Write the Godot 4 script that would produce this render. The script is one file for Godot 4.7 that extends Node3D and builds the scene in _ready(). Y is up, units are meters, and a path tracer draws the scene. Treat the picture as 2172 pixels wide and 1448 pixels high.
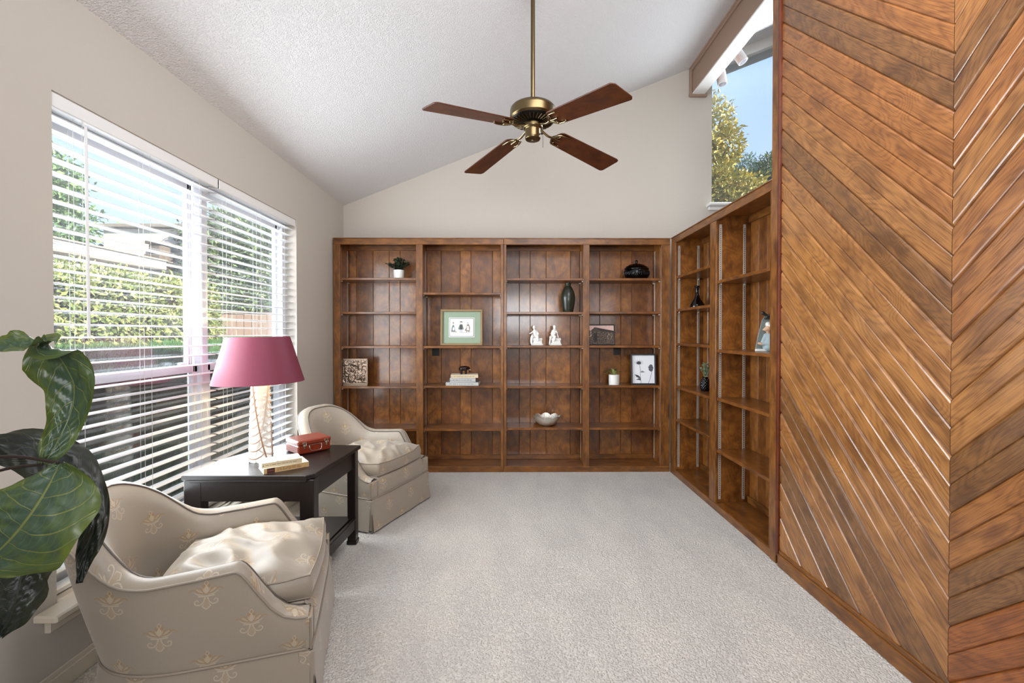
extends Node3D
# A den with a vaulted ceiling: built-in bookcases, a diagonal plank wall, two club chairs at a window with blinds.
# World: x to the right, y up, the room runs away from the camera along -z. Units are metres.

var M := {}          # materials by name
var T := {}          # textures by name
var rng := RandomNumberGenerator.new()
var taken := {}

const CEIL_0 := 2.50       # ceiling height at the window wall
const SLOPE := 0.396       # rise of the ceiling per metre towards the right
const WALL_L := -1.60      # inner face of the window wall
const WALL_B := -4.36      # inner face of the back wall
const CASE_F := -4.078     # front of the back bookcases
const PLANK_X := 1.48      # face of the plank wall and of the right bookcase
const WIN_Z0 := -3.395
const WIN_Z1 := -1.588
const WIN_Y0 := 0.325
const WIN_Y1 := 2.122


func _ready() -> void:
	rng.seed = 7
	set_camera_and_light()
	make_textures()
	make_materials()
	build_shell()
	build_window()
	build_plank_wall()
	build_bookcases()
	build_fan()
	build_table()
	build_chairs()
	build_table_things()
	build_shelf_things()
	build_fig()
	build_outside()


func set_camera_and_light() -> void:
	var cam := Camera3D.new()
	cam.name = "camera"
	var f := 950.0
	cam.set_frustum(0.05 * 1448.0 / f, Vector2(0.0, -8.0 * 0.05 / f), 0.05, 200.0)
	cam.position = Vector3(0, 1.27, 0)
	cam.rotation = Vector3(-10.0 / f, -7.0 / f, 0)
	add_child(cam)
	cam.current = true

	var env := Environment.new()
	var sky := Sky.new()
	var sm := ProceduralSkyMaterial.new()
	sm.sky_top_color = Color(0.48, 0.69, 0.95)
	sm.sky_horizon_color = Color(0.86, 0.94, 1.0)
	sm.sky_curve = 0.45
	sm.sky_energy_multiplier = 1.1
	sm.ground_bottom_color = Color(0.30, 0.30, 0.27)
	sm.ground_horizon_color = Color(0.55, 0.58, 0.58)
	sm.sun_angle_max = 12.0
	sky.sky_material = sm
	env.background_mode = Environment.BG_SKY
	env.sky = sky
	env.background_energy_multiplier = 1.0
	env.tonemap_mode = Environment.TONE_MAPPER_LINEAR
	env.tonemap_exposure = 1.0
	env.sdfgi_enabled = true
	env.ssao_enabled = true
	env.ssil_enabled = true
	var we := WorldEnvironment.new()
	we.name = "world_environment"
	we.environment = env
	add_child(we)

	var sun := DirectionalLight3D.new()
	sun.name = "sun"
	sun.light_color = Color(1.0, 0.95, 0.86)
	sun.light_energy = 5.0
	sun.light_angular_distance = 0.6
	sun.shadow_enabled = true
	add_child(sun)
	sun.look_at_from_position(Vector3.ZERO, Vector3(-0.83, -0.44, -0.30))

	# added fill light behind the camera, aimed up to brighten the vault
	area("vault_fill_light", Vector3(0.4, 1.75, 2.2), Vector3(0.35, 4.2, 0.4), Vector2(1.4, 1.4), 14.0, Color(0.99, 0.99, 1.0))
	# added fill light above the frame, brightens the far carpet
	area("floor_fill_light", Vector3(0.5, 3.15, -1.1), Vector3(0.7, 0.0, -3.3), Vector2(1.8, 1.0), 5.5, Color(0.99, 0.99, 1.0))
	# daylight coming in at the window wall
	area("window_daylight", Vector3(-2.7, 2.1, -2.45), Vector3(0.0, 0.9, -2.5), Vector2(2.6, 2.2), 30.0, Color(0.94, 0.97, 1.0))
	# the soft share of it that the blinds scatter into the room
	area("blind_daylight", Vector3(-1.57, 1.30, -2.49), Vector3(0.5, 1.2, -2.6), Vector2(1.7, 1.6), 5.5, Color(0.95, 0.98, 1.0))
	# daylight in the hall beyond the bookcase, under the high window
	area("hall_daylight", Vector3(3.0, 3.3, -4.2), Vector3(2.6, 2.6, 0.0), Vector2(1.8, 1.2), 10.0, Color(0.95, 0.98, 1.0))


func area(called: String, at: Vector3, towards: Vector3, size: Vector2, energy: float, col: Color) -> void:
	var l := AreaLight3D.new()
	l.name = called
	l.area_size = size
	l.light_energy = energy
	l.light_color = col
	l.shadow_enabled = true
	l.area_range = 14.0
	add_child(l)
	l.look_at_from_position(at, towards)


# ---------------------------------------------------------------- mesh helpers

class MB:
	var v := PackedVector3Array()
	var n := PackedVector3Array()
	var t := PackedVector2Array()
	var i := PackedInt32Array()
	var xf := Transform3D()

	func vert(p: Vector3, nn: Vector3, uv := Vector2.ZERO) -> int:
		v.append(xf * p)
		n.append((xf.basis * nn).normalized())
		t.append(uv)
		return v.size() - 1

	func tri(a: int, b: int, c: int) -> void:
		var g := (v[b] - v[a]).cross(v[c] - v[a])
		if g.length_squared() < 1e-16:
			return
		if g.dot(n[a] + n[b] + n[c]) > 0.0:
			i.append_array([a, c, b])
		else:
			i.append_array([a, b, c])

	# a flat convex polygon; the normal is turned to the side of «towards»
	func poly(pts: Array, towards: Vector3, uvs: Array = []) -> void:
		var nn := Vector3.ZERO
		for k in pts.size():
			var p: Vector3 = pts[k]
			var q: Vector3 = pts[(k + 1) % pts.size()]
			nn += p.cross(q)
		if nn.length_squared() < 1e-18:
			return
		nn = nn.normalized()
		if nn.dot(towards) < 0.0:
			nn = -nn
		var ids := []
		for k in pts.size():
			var p: Vector3 = pts[k]
			var uv: Vector2 = uvs[k] if uvs.size() > k else planar(p, nn)
			ids.append(vert(p, nn, uv))
		for k in range(1, pts.size() - 1):
			tri(ids[0], ids[k], ids[k + 1])

	func planar(p: Vector3, nn: Vector3) -> Vector2:
		var a := nn.abs()
		if a.y >= a.x and a.y >= a.z:
			return Vector2(p.x, p.z)
		if a.x >= a.z:
			return Vector2(p.z, p.y)
		return Vector2(p.x, p.y)

	# a box with chamfered edges; u of the texture runs along axis g
	func box(c: Vector3, s: Vector3, b := 0.002, g := 0, off := Vector2.ZERO) -> void:
		var h := s * 0.5
		b = minf(b, 0.45 * minf(h.x, minf(h.y, h.z)))
		var cr := func(face: int, sg: Vector3) -> Vector3:
			var p := Vector3.ZERO
			for k in 3:
				p[k] = c[k] + sg[k] * (h[k] if k == face else h[k] - b)
			return p
		for ax in 3:
			var o1 := (ax + 1) % 3
			var o2 := (ax + 2) % 3
			var uax := g if g != ax else o1
			var vax := 3 - ax - uax
			for sg in [-1.0, 1.0]:
				var pts := []
				var uvs := []
				for q in [[-1.0, -1.0], [1.0, -1.0], [1.0, 1.0], [-1.0, 1.0]]:
					var s3 := Vector3.ZERO
					s3[ax] = sg
					s3[o1] = q[0]
					s3[o2] = q[1]
					var p: Vector3 = cr.call(ax, s3)
					pts.append(p)
					uvs.append(Vector2(p[uax], p[vax]) + off)
				var nn := Vector3.ZERO
				nn[ax] = sg
				poly(pts, nn, uvs)
		if b <= 0.0:
			return
		for ax in 3:                       # the edges that run along axis ax
			var o1 := (ax + 1) % 3
			var o2 := (ax + 2) % 3
			for s1 in [-1.0, 1.0]:
				for s2 in [-1.0, 1.0]:
					var lo := Vector3.ZERO
					lo[ax] = -1.0
					lo[o1] = s1
					lo[o2] = s2
					var hi := lo
					hi[ax] = 1.0
					var nn := Vector3.ZERO
					nn[o1] = s1
					nn[o2] = s2
					var pts := [cr.call(o1, lo), cr.call(o1, hi), cr.call(o2, hi), cr.call(o2, lo)]
					var uvs := []
					for p in pts:
						uvs.append(Vector2(p[g], p[o1 if o1 != g else o2]) + off)
					poly(pts, nn, uvs)
		for sx in [-1.0, 1.0]:
			for sy in [-1.0, 1.0]:
				for sz in [-1.0, 1.0]:
					var s3 := Vector3(sx, sy, sz)
					poly([cr.call(0, s3), cr.call(1, s3), cr.call(2, s3)], s3)

	# a sheet of points, rows[j][k]; smooth normals; flip turns them round
	func grid(rows: Array, closed := false, flip := false, uvs: Array = [], us := 1.0, vs := 1.0) -> void:
		var nr := rows.size()
		var nc: int = rows[0].size()
		var base := v.size()
		var cols := nc + (1 if closed else 0)
		for j in nr:
			var r: PackedVector3Array = rows[j]
			var rp: PackedVector3Array = rows[mini(j + 1, nr - 1)]
			var rm: PackedVector3Array = rows[maxi(j - 1, 0)]
			for kk in cols:
				var k := kk % nc
				var kp := (k + 1) % nc if closed else mini(k + 1, nc - 1)
				var km := (k - 1 + nc) % nc if closed else maxi(k - 1, 0)
				var du := r[kp] - r[km]
				var dv := rp[k] - rm[k]
				if du.length_squared() < 1e-14:          # a pole: take the next row's direction
					du = rp[kp] - rp[km] + rm[kp] - rm[km]
				var nn := du.cross(dv)
				if nn.length_squared() < 1e-20:
					nn = Vector3.UP
				nn = nn.normalized()
				if flip:
					nn = -nn
				var uv := Vector2(float(kk) / maxi(cols - 1, 1) * us, float(j) / maxi(nr - 1, 1) * vs)
				if uvs.size() > j:
					uv = uvs[j][kk]
				vert(r[k], nn, uv)
		for j in nr - 1:
			for k in cols - 1:
				var a := base + j * cols + k
				tri(a, a + 1, a + cols + 1)
				tri(a, a + cols + 1, a + cols)

	# a turned body: profile points are (radius, height)
	func lathe(prof: PackedVector2Array, segs := 24, at := Vector3.ZERO, us := 1.0, vs := 1.0) -> void:
		var rows := []
		for p in prof:
			var r := PackedVector3Array()
			for k in segs:
				var a := TAU * k / segs
				r.append(at + Vector3(cos(a) * p.x, p.y, sin(a) * p.x))
			rows.append(r)
		var up := prof[prof.size() - 1].y >= prof[0].y
		# du x dv: outward when the profile runs downwards
		grid(rows, true, up, [], us, vs)

	# a round bar along points; radii may be one number or one per point
	func tube(pts: PackedVector3Array, rad: Variant, segs := 8, closed := false, caps := true, flat := 1.0) -> void:
		var m := pts.size()
		var ref := Vector3.UP
		var rows := []
		var prev := Vector3.ZERO
		for k in m:
			var tg := Vector3.ZERO
			if closed:
				tg = pts[(k + 1) % m] - pts[(k - 1 + m) % m]
			else:
				tg = pts[mini(k + 1, m - 1)] - pts[maxi(k - 1, 0)]
			tg = tg.normalized()
			var s := Vector3.ZERO
			if prev == Vector3.ZERO:
				ref = Vector3.UP if absf(tg.y) < 0.9 else Vector3.RIGHT
				s = tg.cross(ref).normalized()
			else:
				s = (prev - tg * prev.dot(tg)).normalized()
			prev = s
			var w := s.cross(tg)
			var rr: float = rad[k] if rad is Array or rad is PackedFloat32Array else rad
			var r := PackedVector3Array()
			for q in segs:
				var a := TAU * q / segs
				r.append(pts[k] + (s * cos(a) + w * sin(a) * flat) * rr)
			rows.append(r)
		if closed:
			rows.append(rows[0])
		grid(rows, true, true)
		if caps and not closed:
			var t0 := (pts[0] - pts[1]).normalized()
			var t1 := (pts[m - 1] - pts[m - 2]).normalized()
			poly(Array(rows[0]), t0)
			poly(Array(rows[m - 1]), t1)

	# an outline (x, y) pushed along z from z0 to z1, edges chamfered by b
	func prism(outline: PackedVector2Array, z0: float, z1: float, b := 0.0) -> void:
		var o := outline
		if not Geometry2D.is_polygon_clockwise(o):
			o = o.duplicate()
			o.reverse()
		var inner := o
		if b > 0.0:
			inner = inset(o, b)
		for e in [[z0, -1.0], [z1, 1.0]]:
			var zz: float = e[0]
			var nn := Vector3(0, 0, e[1])
			var ids := []
			for p in inner:
				ids.append(vert(Vector3(p.x, p.y, zz), nn, p))
			var tr := Geometry2D.triangulate_polygon(inner)
			for k in range(0, tr.size(), 3):
				tri(ids[tr[k]], ids[tr[k + 1]], ids[tr[k + 2]])
		var m := o.size()
		var run := 0.0
		for k in m:
			var p := o[k]
			var q := o[(k + 1) % m]
			var d := (q - p).normalized()
			var nn := Vector3(-d.y, d.x, 0)
			var ln := p.distance_to(q)
			poly([Vector3(p.x, p.y, z0 + b), Vector3(q.x, q.y, z0 + b), Vector3(q.x, q.y, z1 - b), Vector3(p.x, p.y, z1 - b)], nn, [Vector2(run, z0), Vector2(run + ln, z0), Vector2(run + ln, z1), Vector2(run, z1)])
			if b > 0.0:
				var ip := inner[k]
				var iq := inner[(k + 1) % m]
				poly([Vector3(p.x, p.y, z0 + b), Vector3(q.x, q.y, z0 + b), Vector3(iq.x, iq.y, z0), Vector3(ip.x, ip.y, z0)], nn - Vector3(0, 0, 1))
				poly([Vector3(p.x, p.y, z1 - b), Vector3(q.x, q.y, z1 - b), Vector3(iq.x, iq.y, z1), Vector3(ip.x, ip.y, z1)], nn + Vector3(0, 0, 1))
			run += ln

	func inset(o: PackedVector2Array, b: float) -> PackedVector2Array:
		var r := PackedVector2Array()
		var m := o.size()
		for k in m:
			var d0 := (o[k] - o[(k - 1 + m) % m]).normalized()
			var d1 := (o[(k + 1) % m] - o[k]).normalized()
			var n0 := Vector2(d0.y, -d0.x)
			var n1 := Vector2(d1.y, -d1.x)
			var s := n0 + n1
			var dn := s.dot(n1)
			r.append(o[k] + s * (b / dn if absf(dn) > 0.2 else b))
		return r

	func mesh() -> ArrayMesh:
		var a := []
		a.resize(Mesh.ARRAY_MAX)
		a[Mesh.ARRAY_VERTEX] = v
		a[Mesh.ARRAY_NORMAL] = n
		a[Mesh.ARRAY_TEX_UV] = t
		a[Mesh.ARRAY_INDEX] = i
		var m := ArrayMesh.new()
		m.add_surface_from_arrays(Mesh.PRIMITIVE_TRIANGLES, a)
		return m


func numbered(called: String) -> String:
	if not taken.has(called):
		taken[called] = 0
		return called
	taken[called] += 1
	return "%s_%03d" % [called, taken[called]]


func tag(o: Node3D, label: String, category: String, group := "") -> void:
	o.set_meta("label", label)
	o.set_meta("category", category)
	if group != "":
		o.set_meta("group", group)


func thing(called: String, label: String, category: String, at := Vector3.ZERO, turn := 0.0, group := "") -> Node3D:
	var o := Node3D.new()
	o.name = numbered(called)
	add_child(o)
	o.position = at
	o.rotation.y = turn
	tag(o, label, category, group)
	return o


func part(parent: Node3D, called: String, mb: MB, m: Material, label := "") -> MeshInstance3D:
	var o := MeshInstance3D.new()
	o.name = called
	o.mesh = mb.mesh()
	o.material_override = m
	if label != "":
		o.set_meta("label", label)
	parent.add_child(o, true)
	return o


func solo(called: String, label: String, category: String, mb: MB, m: Material, at := Vector3.ZERO, turn := 0.0, group := "") -> MeshInstance3D:
	var o := part(self, numbered(called), mb, m)
	o.position = at
	o.rotation.y = turn
	tag(o, label, category, group)
	return o


func struct(called: String, mb: MB, m: Material) -> MeshInstance3D:
	var o := part(self, called, mb, m)
	o.set_meta("kind", "structure")
	return o


func box1(c: Vector3, s: Vector3, b := 0.002, g := 0, off := Vector2.ZERO) -> MB:
	var mb := MB.new()
	mb.box(c, s, b, g, off)
	return mb


func ceil_y(x: float) -> float:
	return CEIL_0 + SLOPE * (x - WALL_L)


func soff() -> Vector2:
	return Vector2(rng.randf() * 3.0, rng.randf() * 3.0)


func vec(a: Array) -> PackedVector3Array:
	var r := PackedVector3Array()
	for k in range(0, a.size(), 3):
		r.append(Vector3(a[k], a[k + 1], a[k + 2]))
	return r


func prof(a: Array) -> PackedVector2Array:
	var r := PackedVector2Array()
	for k in range(0, a.size(), 2):
		r.append(Vector2(a[k], a[k + 1]))
	return r


# points smoothed by a Catmull-Rom curve
func smooth(p: PackedVector3Array, per := 6, closed := false) -> PackedVector3Array:
	var r := PackedVector3Array()
	var m := p.size()
	for k in (m if closed else m - 1):
		var a := p[(k - 1 + m) % m] if closed else p[maxi(k - 1, 0)]
		var b := p[k]
		var c := p[(k + 1) % m]
		var d := p[(k + 2) % m] if closed else p[mini(k + 2, m - 1)]
		for s in per:
			var u := float(s) / per
			r.append(b.cubic_interpolate(c, a, d, u))
	if not closed:
		r.append(p[m - 1])
	return r


# ---------------------------------------------------------------- textures

func noise_bytes(w0: int, h0: int, freq: float, octaves: int, sd: int, w: int, h: int, kind := FastNoiseLite.TYPE_SIMPLEX_SMOOTH) -> PackedByteArray:
	var nz := FastNoiseLite.new()
	nz.noise_type = kind
	nz.seed = sd
	nz.frequency = freq
	nz.fractal_type = FastNoiseLite.FRACTAL_FBM if octaves > 1 else FastNoiseLite.FRACTAL_NONE
	nz.fractal_octaves = octaves
	var im := nz.get_seamless_image(w0, h0)
	im.convert(Image.FORMAT_L8)
	if w0 != w or h0 != h:
		im.resize(w, h, Image.INTERPOLATE_CUBIC)
	return im.get_data()


# smooth noise that repeats without a seam: random cells, enlarged with their neighbours from across the edge
func cells(n: int, w: int, sd: int) -> PackedByteArray:
	var r := RandomNumberGenerator.new()
	r.seed = sd
	var src := PackedByteArray()
	src.resize(n * n)
	for k in n * n:
		src[k] = r.randi() & 255
	var pad := PackedByteArray()
	var m := n + 4
	pad.resize(m * m)
	for y in m:
		for x in m:
			pad[y * m + x] = src[posmod(y - 2, n) * n + posmod(x - 2, n)]
	var im := Image.create_from_data(m, m, false, Image.FORMAT_L8, pad)
	var k := w / n
	im.resize(m * k, m * k, Image.INTERPOLATE_CUBIC)
	return im.get_region(Rect2i(2 * k, 2 * k, w, w)).get_data()


func cell_image(n: int, w: int, sd: int) -> ImageTexture:
	return tex(Image.create_from_data(w, w, false, Image.FORMAT_L8, cells(n, w, sd)))


# scattered little mounds that repeat without a seam, as on a sprayed ceiling
func mounds(w: int, count: int, r0: float, r1: float, sd: int) -> ImageTexture:
	var r := RandomNumberGenerator.new()
	r.seed = sd
	var a := PackedByteArray()
	a.resize(w * w)
	a.fill(20)
	for k in count:
		var cx := r.randf() * w
		var cy := r.randf() * w
		var rad := r.randf_range(r0, r1)
		var top := r.randf_range(90.0, 235.0)
		for y in range(int(cy - rad), int(cy + rad) + 1):
			for x in range(int(cx - rad), int(cx + rad) + 1):
				var d := ((x - cx) * (x - cx) + (y - cy) * (y - cy)) / (rad * rad)
				if d < 1.0:
					var q := posmod(y, w) * w + posmod(x, w)
					var v := int(20.0 + top * (1.0 - d))
					if v > a[q]:
						a[q] = v
	return tex(Image.create_from_data(w, w, false, Image.FORMAT_L8, a))


func cell_color(n: int, w: int, sd: int, lo: Color, hi: Color) -> ImageTexture:
	var a := cells(n, w, sd)
	var b := cells(n * 2, w, sd + 1)
	var out := PackedByteArray()
	out.resize(w * w * 3)
	for q in w * w:
		var k := clampf((a[q] * 0.5 + b[q] * 0.5) / 255.0, 0.0, 1.0)
		out[q * 3] = int(255.0 * lerpf(lo.r, hi.r, k))
		out[q * 3 + 1] = int(255.0 * lerpf(lo.g, hi.g, k))
		out[q * 3 + 2] = int(255.0 * lerpf(lo.b, hi.b, k))
	return tex(Image.create_from_data(w, w, false, Image.FORMAT_RGB8, out))


func tex(im: Image) -> ImageTexture:
	return ImageTexture.create_from_image(im)


# stained softwood: u along the grain
func wood_image(w: int, h: int, sd: int, light: Color, dark: Color, stain: Color, lines: float, warp: float, ring: float, blotch: float, fig := 0.0, fib := 0.42) -> Array:
	var a := noise_bytes(256, 256, 0.008, 2, sd, w, h)
	var b := noise_bytes(48, 512, 0.22, 2, sd + 1, w, h)
	var c := noise_bytes(256, 256, 0.014, 4, sd + 2, w, h)
	var e := noise_bytes(256, 96, 0.04, 4, sd + 3, w, h)
	var sn := PackedFloat32Array()
	for k in 1024:
		sn.append(pow(0.5 + 0.5 * sin(TAU * k / 1024.0), 2.2))
	var out := PackedByteArray()
	out.resize(w * h * 3)
	var bump := PackedByteArray()
	bump.resize(w * h)
	var q := 0
	for y in h:
		var base := lines * y / h
		for x in w:
			var ph := base + warp * (a[q] / 255.0)
			var r := sn[int(ph * 1024.0) & 1023]
			var fi := b[q] / 255.0 - 0.5
			var bl := c[q] / 255.0 - 0.5
			var fg := e[q] / 255.0 - 0.5
			var k := clampf(0.30 + ring * (r - 0.35) + fib * fi + fig * fg, 0.0, 1.0)
			var s := clampf(blotch * (bl * 2.2 - 0.08) + 0.25 * fg * blotch, 0.0, 1.0)
			out[q * 3] = int(255.0 * lerpf(lerpf(light.r, dark.r, k), stain.r, s))
			out[q * 3 + 1] = int(255.0 * lerpf(lerpf(light.g, dark.g, k), stain.g, s))
			out[q * 3 + 2] = int(255.0 * lerpf(lerpf(light.b, dark.b, k), stain.b, s))
			bump[q] = int(clampf(128.0 + 70.0 * (0.35 - r) * ring + 60.0 * fi + 90.0 * bl + 70.0 * fg, 0.0, 255.0))
			q += 1
	var im := Image.create_from_data(w, h, false, Image.FORMAT_RGB8, out)
	var bm := Image.create_from_data(w, h, false, Image.FORMAT_L8, bump)
	return [tex(im), tex(bm)]


func speck_image(w: int, freq: float, sd: int, lo: Color, hi: Color, contrast: float, kind := FastNoiseLite.TYPE_SIMPLEX) -> ImageTexture:
	var a := noise_bytes(w, w, freq, 2, sd, w, w, kind)
	var out := PackedByteArray()
	out.resize(w * w * 3)
	for q in w * w:
		var k := clampf(0.5 + contrast * (a[q] / 255.0 - 0.5), 0.0, 1.0)
		out[q * 3] = int(255.0 * lerpf(lo.r, hi.r, k))
		out[q * 3 + 1] = int(255.0 * lerpf(lo.g, hi.g, k))
		out[q * 3 + 2] = int(255.0 * lerpf(lo.b, hi.b, k))
	return tex(Image.create_from_data(w, w, false, Image.FORMAT_RGB8, out))


func gray_image(w: int, freq: float, octaves: int, sd: int, kind := FastNoiseLite.TYPE_SIMPLEX) -> ImageTexture:
	return tex(Image.create_from_data(w, w, false, Image.FORMAT_L8, noise_bytes(w, w, freq, octaves, sd, w, w, kind)))


func dot(im: Image, x: float, y: float, r: float, c: Color, wrap := false) -> void:
	var w := im.get_width()
	var h := im.get_height()
	for yy in range(int(floor(y - r)), int(ceil(y + r)) + 1):
		for xx in range(int(floor(x - r)), int(ceil(x + r)) + 1):
			var d := r + 0.5 - Vector2(xx + 0.5 - x, yy + 0.5 - y).length()
			if d <= 0.0:
				continue
			var px := posmod(xx, w) if wrap else xx
			var py := posmod(yy, h) if wrap else yy
			if px < 0 or py < 0 or px >= w or py >= h:
				continue
			im.set_pixel(px, py, im.get_pixel(px, py).lerp(c, clampf(d, 0.0, 1.0) * c.a))


# a brush line through points, thick in the middle when taper is set
func stroke(im: Image, pts: PackedVector2Array, r: float, c: Color, wrap := false, taper := 0.0) -> void:
	var cv := Curve2D.new()
	var m := pts.size()
	for k in m:
		var tg := (pts[mini(k + 1, m - 1)] - pts[maxi(k - 1, 0)]) / 6.0
		cv.add_point(pts[k], -tg, tg)
	var ln := cv.get_baked_length()
	var steps := int(maxf(2.0, ln / maxf(0.6, r * 0.5)))
	for s in steps + 1:
		var u := float(s) / steps
		var p := cv.sample_baked(u * ln)
		dot(im, p.x, p.y, maxf(0.5, r * (1.0 - taper * absf(u * 2.0 - 1.0))), c, wrap)


func fill(im: Image, pts: PackedVector2Array, c: Color, wrap := false) -> void:
	var lo := pts[0]
	var hi := pts[0]
	for p in pts:
		lo = lo.min(p)
		hi = hi.max(p)
	for yy in range(int(lo.y), int(hi.y) + 2):
		for xx in range(int(lo.x), int(hi.x) + 2):
			if Geometry2D.is_point_in_polygon(Vector2(xx + 0.5, yy + 0.5), pts):
				var px := posmod(xx, im.get_width()) if wrap else xx
				var py := posmod(yy, im.get_height()) if wrap else yy
				if px >= 0 and py >= 0 and px < im.get_width() and py < im.get_height():
					im.set_pixel(px, py, im.get_pixel(px, py).lerp(c, c.a))


func at2(a: Array, c: Vector2, s: float, mirror := 1.0) -> PackedVector2Array:
	var r := PackedVector2Array()
	for k in range(0, a.size(), 2):
		r.append(c + Vector2(a[k] * s * mirror, -a[k + 1] * s))
	return r


func motif(im: Image, c: Vector2, s: float) -> void:
	var gold := Color(0.58, 0.485, 0.37, 0.9)
	var pale := Color(0.68, 0.635, 0.57, 0.9)
	var mid := Color(0.61, 0.555, 0.48, 0.9)
	for mm in [-1.0, 1.0]:
		stroke(im, at2([0.10, 0.02, 0.40, 0.16, 0.66, 0.36, 0.86, 0.38, 0.97, 0.24], c, s, mm), s * 0.042, gold, true, 0.5)
		stroke(im, at2([0.12, 0.02, 0.45, 0.06, 0.70, 0.22], c, s, mm), s * 0.034, pale, true, 0.6)
		fill(im, at2([0.14, 0.10, 0.30, 0.34, 0.50, 0.46, 0.62, 0.40, 0.44, 0.20], c, s, mm), mid, true)
		stroke(im, at2([0.14, 0.10, 0.28, 0.36, 0.50, 0.48, 0.62, 0.38], c, s, mm), s * 0.035, gold, true, 0.5)
		stroke(im, at2([0.10, -0.16, 0.16, -0.42, 0.36, -0.62, 0.60, -0.58, 0.66, -0.40, 0.52, -0.30, 0.44, -0.42], c, s, mm), s * 0.042, pale, true, 0.4)
		stroke(im, at2([0.06, -0.16, 0.10, -0.50, 0.26, -0.74], c, s, mm), s * 0.04, pale, true, 0.5)
	fill(im, at2([0.0, 0.02, -0.20, 0.14, -0.32, 0.38, -0.22, 0.46, -0.24, 0.66, -0.10, 0.70, 0.0, 1.0, 0.10, 0.70, 0.24, 0.66, 0.22, 0.46, 0.32, 0.38, 0.20, 0.14], c, s), gold, true)
	fill(im, at2([0.0, 0.08, -0.12, 0.20, -0.15, 0.40, 0.0, 0.64, 0.15, 0.40, 0.12, 0.20], c, s), pale, true)
	for mm in [-1.0, 1.0]:
		stroke(im, at2([0.02, 0.10, 0.16, 0.26, 0.20, 0.44], c, s, mm), s * 0.022, pale, true)
		stroke(im, at2([0.02, 0.62, 0.10, 0.74, 0.02, 0.92], c, s, mm), s * 0.022, pale, true)
		stroke(im, at2([0.22, 0.16, 0.40, 0.26, 0.56, 0.40], c, s, mm), s * 0.02, pale, true)
		stroke(im, at2([0.06, -0.30, 0.12, -0.56, 0.10, -0.80], c, s, mm), s * 0.02, gold, true)
	stroke(im, at2([-0.44, -0.06, 0.0, -0.09, 0.44, -0.06], c, s), s * 0.045, pale, true)
	fill(im, at2([0.0, -0.14, -0.10, -0.40, -0.20, -0.78, 0.0, -0.92, 0.20, -0.78, 0.10, -0.40], c, s), mid, true)
	stroke(im, at2([-0.24, -0.72, 0.0, -0.94, 0.24, -0.72], c, s), s * 0.035, pale, true)


func fabric_image() -> ImageTexture:
	var im := Image.create_empty(640, 576, false, Image.FORMAT_RGB8)
	var nb := noise_bytes(160, 576, 0.2, 2, 51, 640, 576)
	var q := 0
	for y in 576:
		for x in 640:
			var k := 1.0 + 0.05 * (nb[q] / 255.0 - 0.5)
			im.set_pixel(x, y, Color(0.57 * k, 0.535 * k, 0.49 * k))
			q += 1
	motif(im, Vector2(160, 146), 122.0)
	motif(im, Vector2(480, 434), 122.0)
	return tex(im)


func leaf_image(green: Color, edge: Color, vein: Color) -> Array:
	var w := 384
	var h := 512
	var im := Image.create_empty(w, h, false, Image.FORMAT_RGB8)
	var bm := Image.create_empty(w, h, false, Image.FORMAT_L8)
	var nb := noise_bytes(256, 256, 0.02, 3, 61, w, h)
	var fine := noise_bytes(128, 128, 0.09, 2, 63, w, h, FastNoiseLite.TYPE_CELLULAR)
	var q := 0
	for y in h:
		for x in w:
			var ed := absf(x - w * 0.5) / (w * 0.5)
			var k := clampf(0.75 * ed * ed + 0.9 * (nb[q] / 255.0 - 0.5), 0.0, 1.0)
			var c := green.lerp(edge, k) * (0.92 + 0.16 * fine[q] / 255.0)
			im.set_pixel(x, y, c)
			bm.set_pixel(x, y, Color.from_hsv(0, 0, clampf(0.62 + 0.2 * (fine[q] / 255.0 - 0.5), 0.0, 1.0)))
			q += 1
	var thin := vein.lerp(green, 0.45)
	for k in 9:
		var y0 := h * (0.06 + 0.105 * k)
		for sd in [-1.0, 1.0]:
			var yo := y0 + (12.0 if sd > 0 else 0.0)
			var bow := PackedVector2Array([Vector2(w * 0.5, yo), Vector2(w * (0.5 + sd * 0.18), yo + h * 0.035), Vector2(w * (0.5 + sd * 0.34), yo + h * 0.10), Vector2(w * (0.5 + sd * 0.46), yo + h * 0.19)])
			for j in 7:
				var u := 0.16 + 0.12 * j
				var p := bow[0].lerp(bow[3], u) + Vector2(0, -8)
				stroke(im, PackedVector2Array([p, p + Vector2(sd * 9, 22), p + Vector2(sd * 4, 48)]), 0.8, thin, false)
			stroke(bm, bow, 5.0, Color(0.42, 0.42, 0.42, 0.8))
			stroke(im, bow, 1.8, vein, false, 0.5)
			stroke(bm, bow, 1.8, Color(0.75, 0.75, 0.75))
	stroke(im, PackedVector2Array([Vector2(w * 0.5, 0), Vector2(w * 0.5, h * 0.5), Vector2(w * 0.5, h)]), 4.0, vein)
	stroke(bm, PackedVector2Array([Vector2(w * 0.5, 0), Vector2(w * 0.5, h * 0.5), Vector2(w * 0.5, h)]), 4.0, Color(0.9, 0.9, 0.9))
	return [tex(im), tex(bm)]


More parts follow.
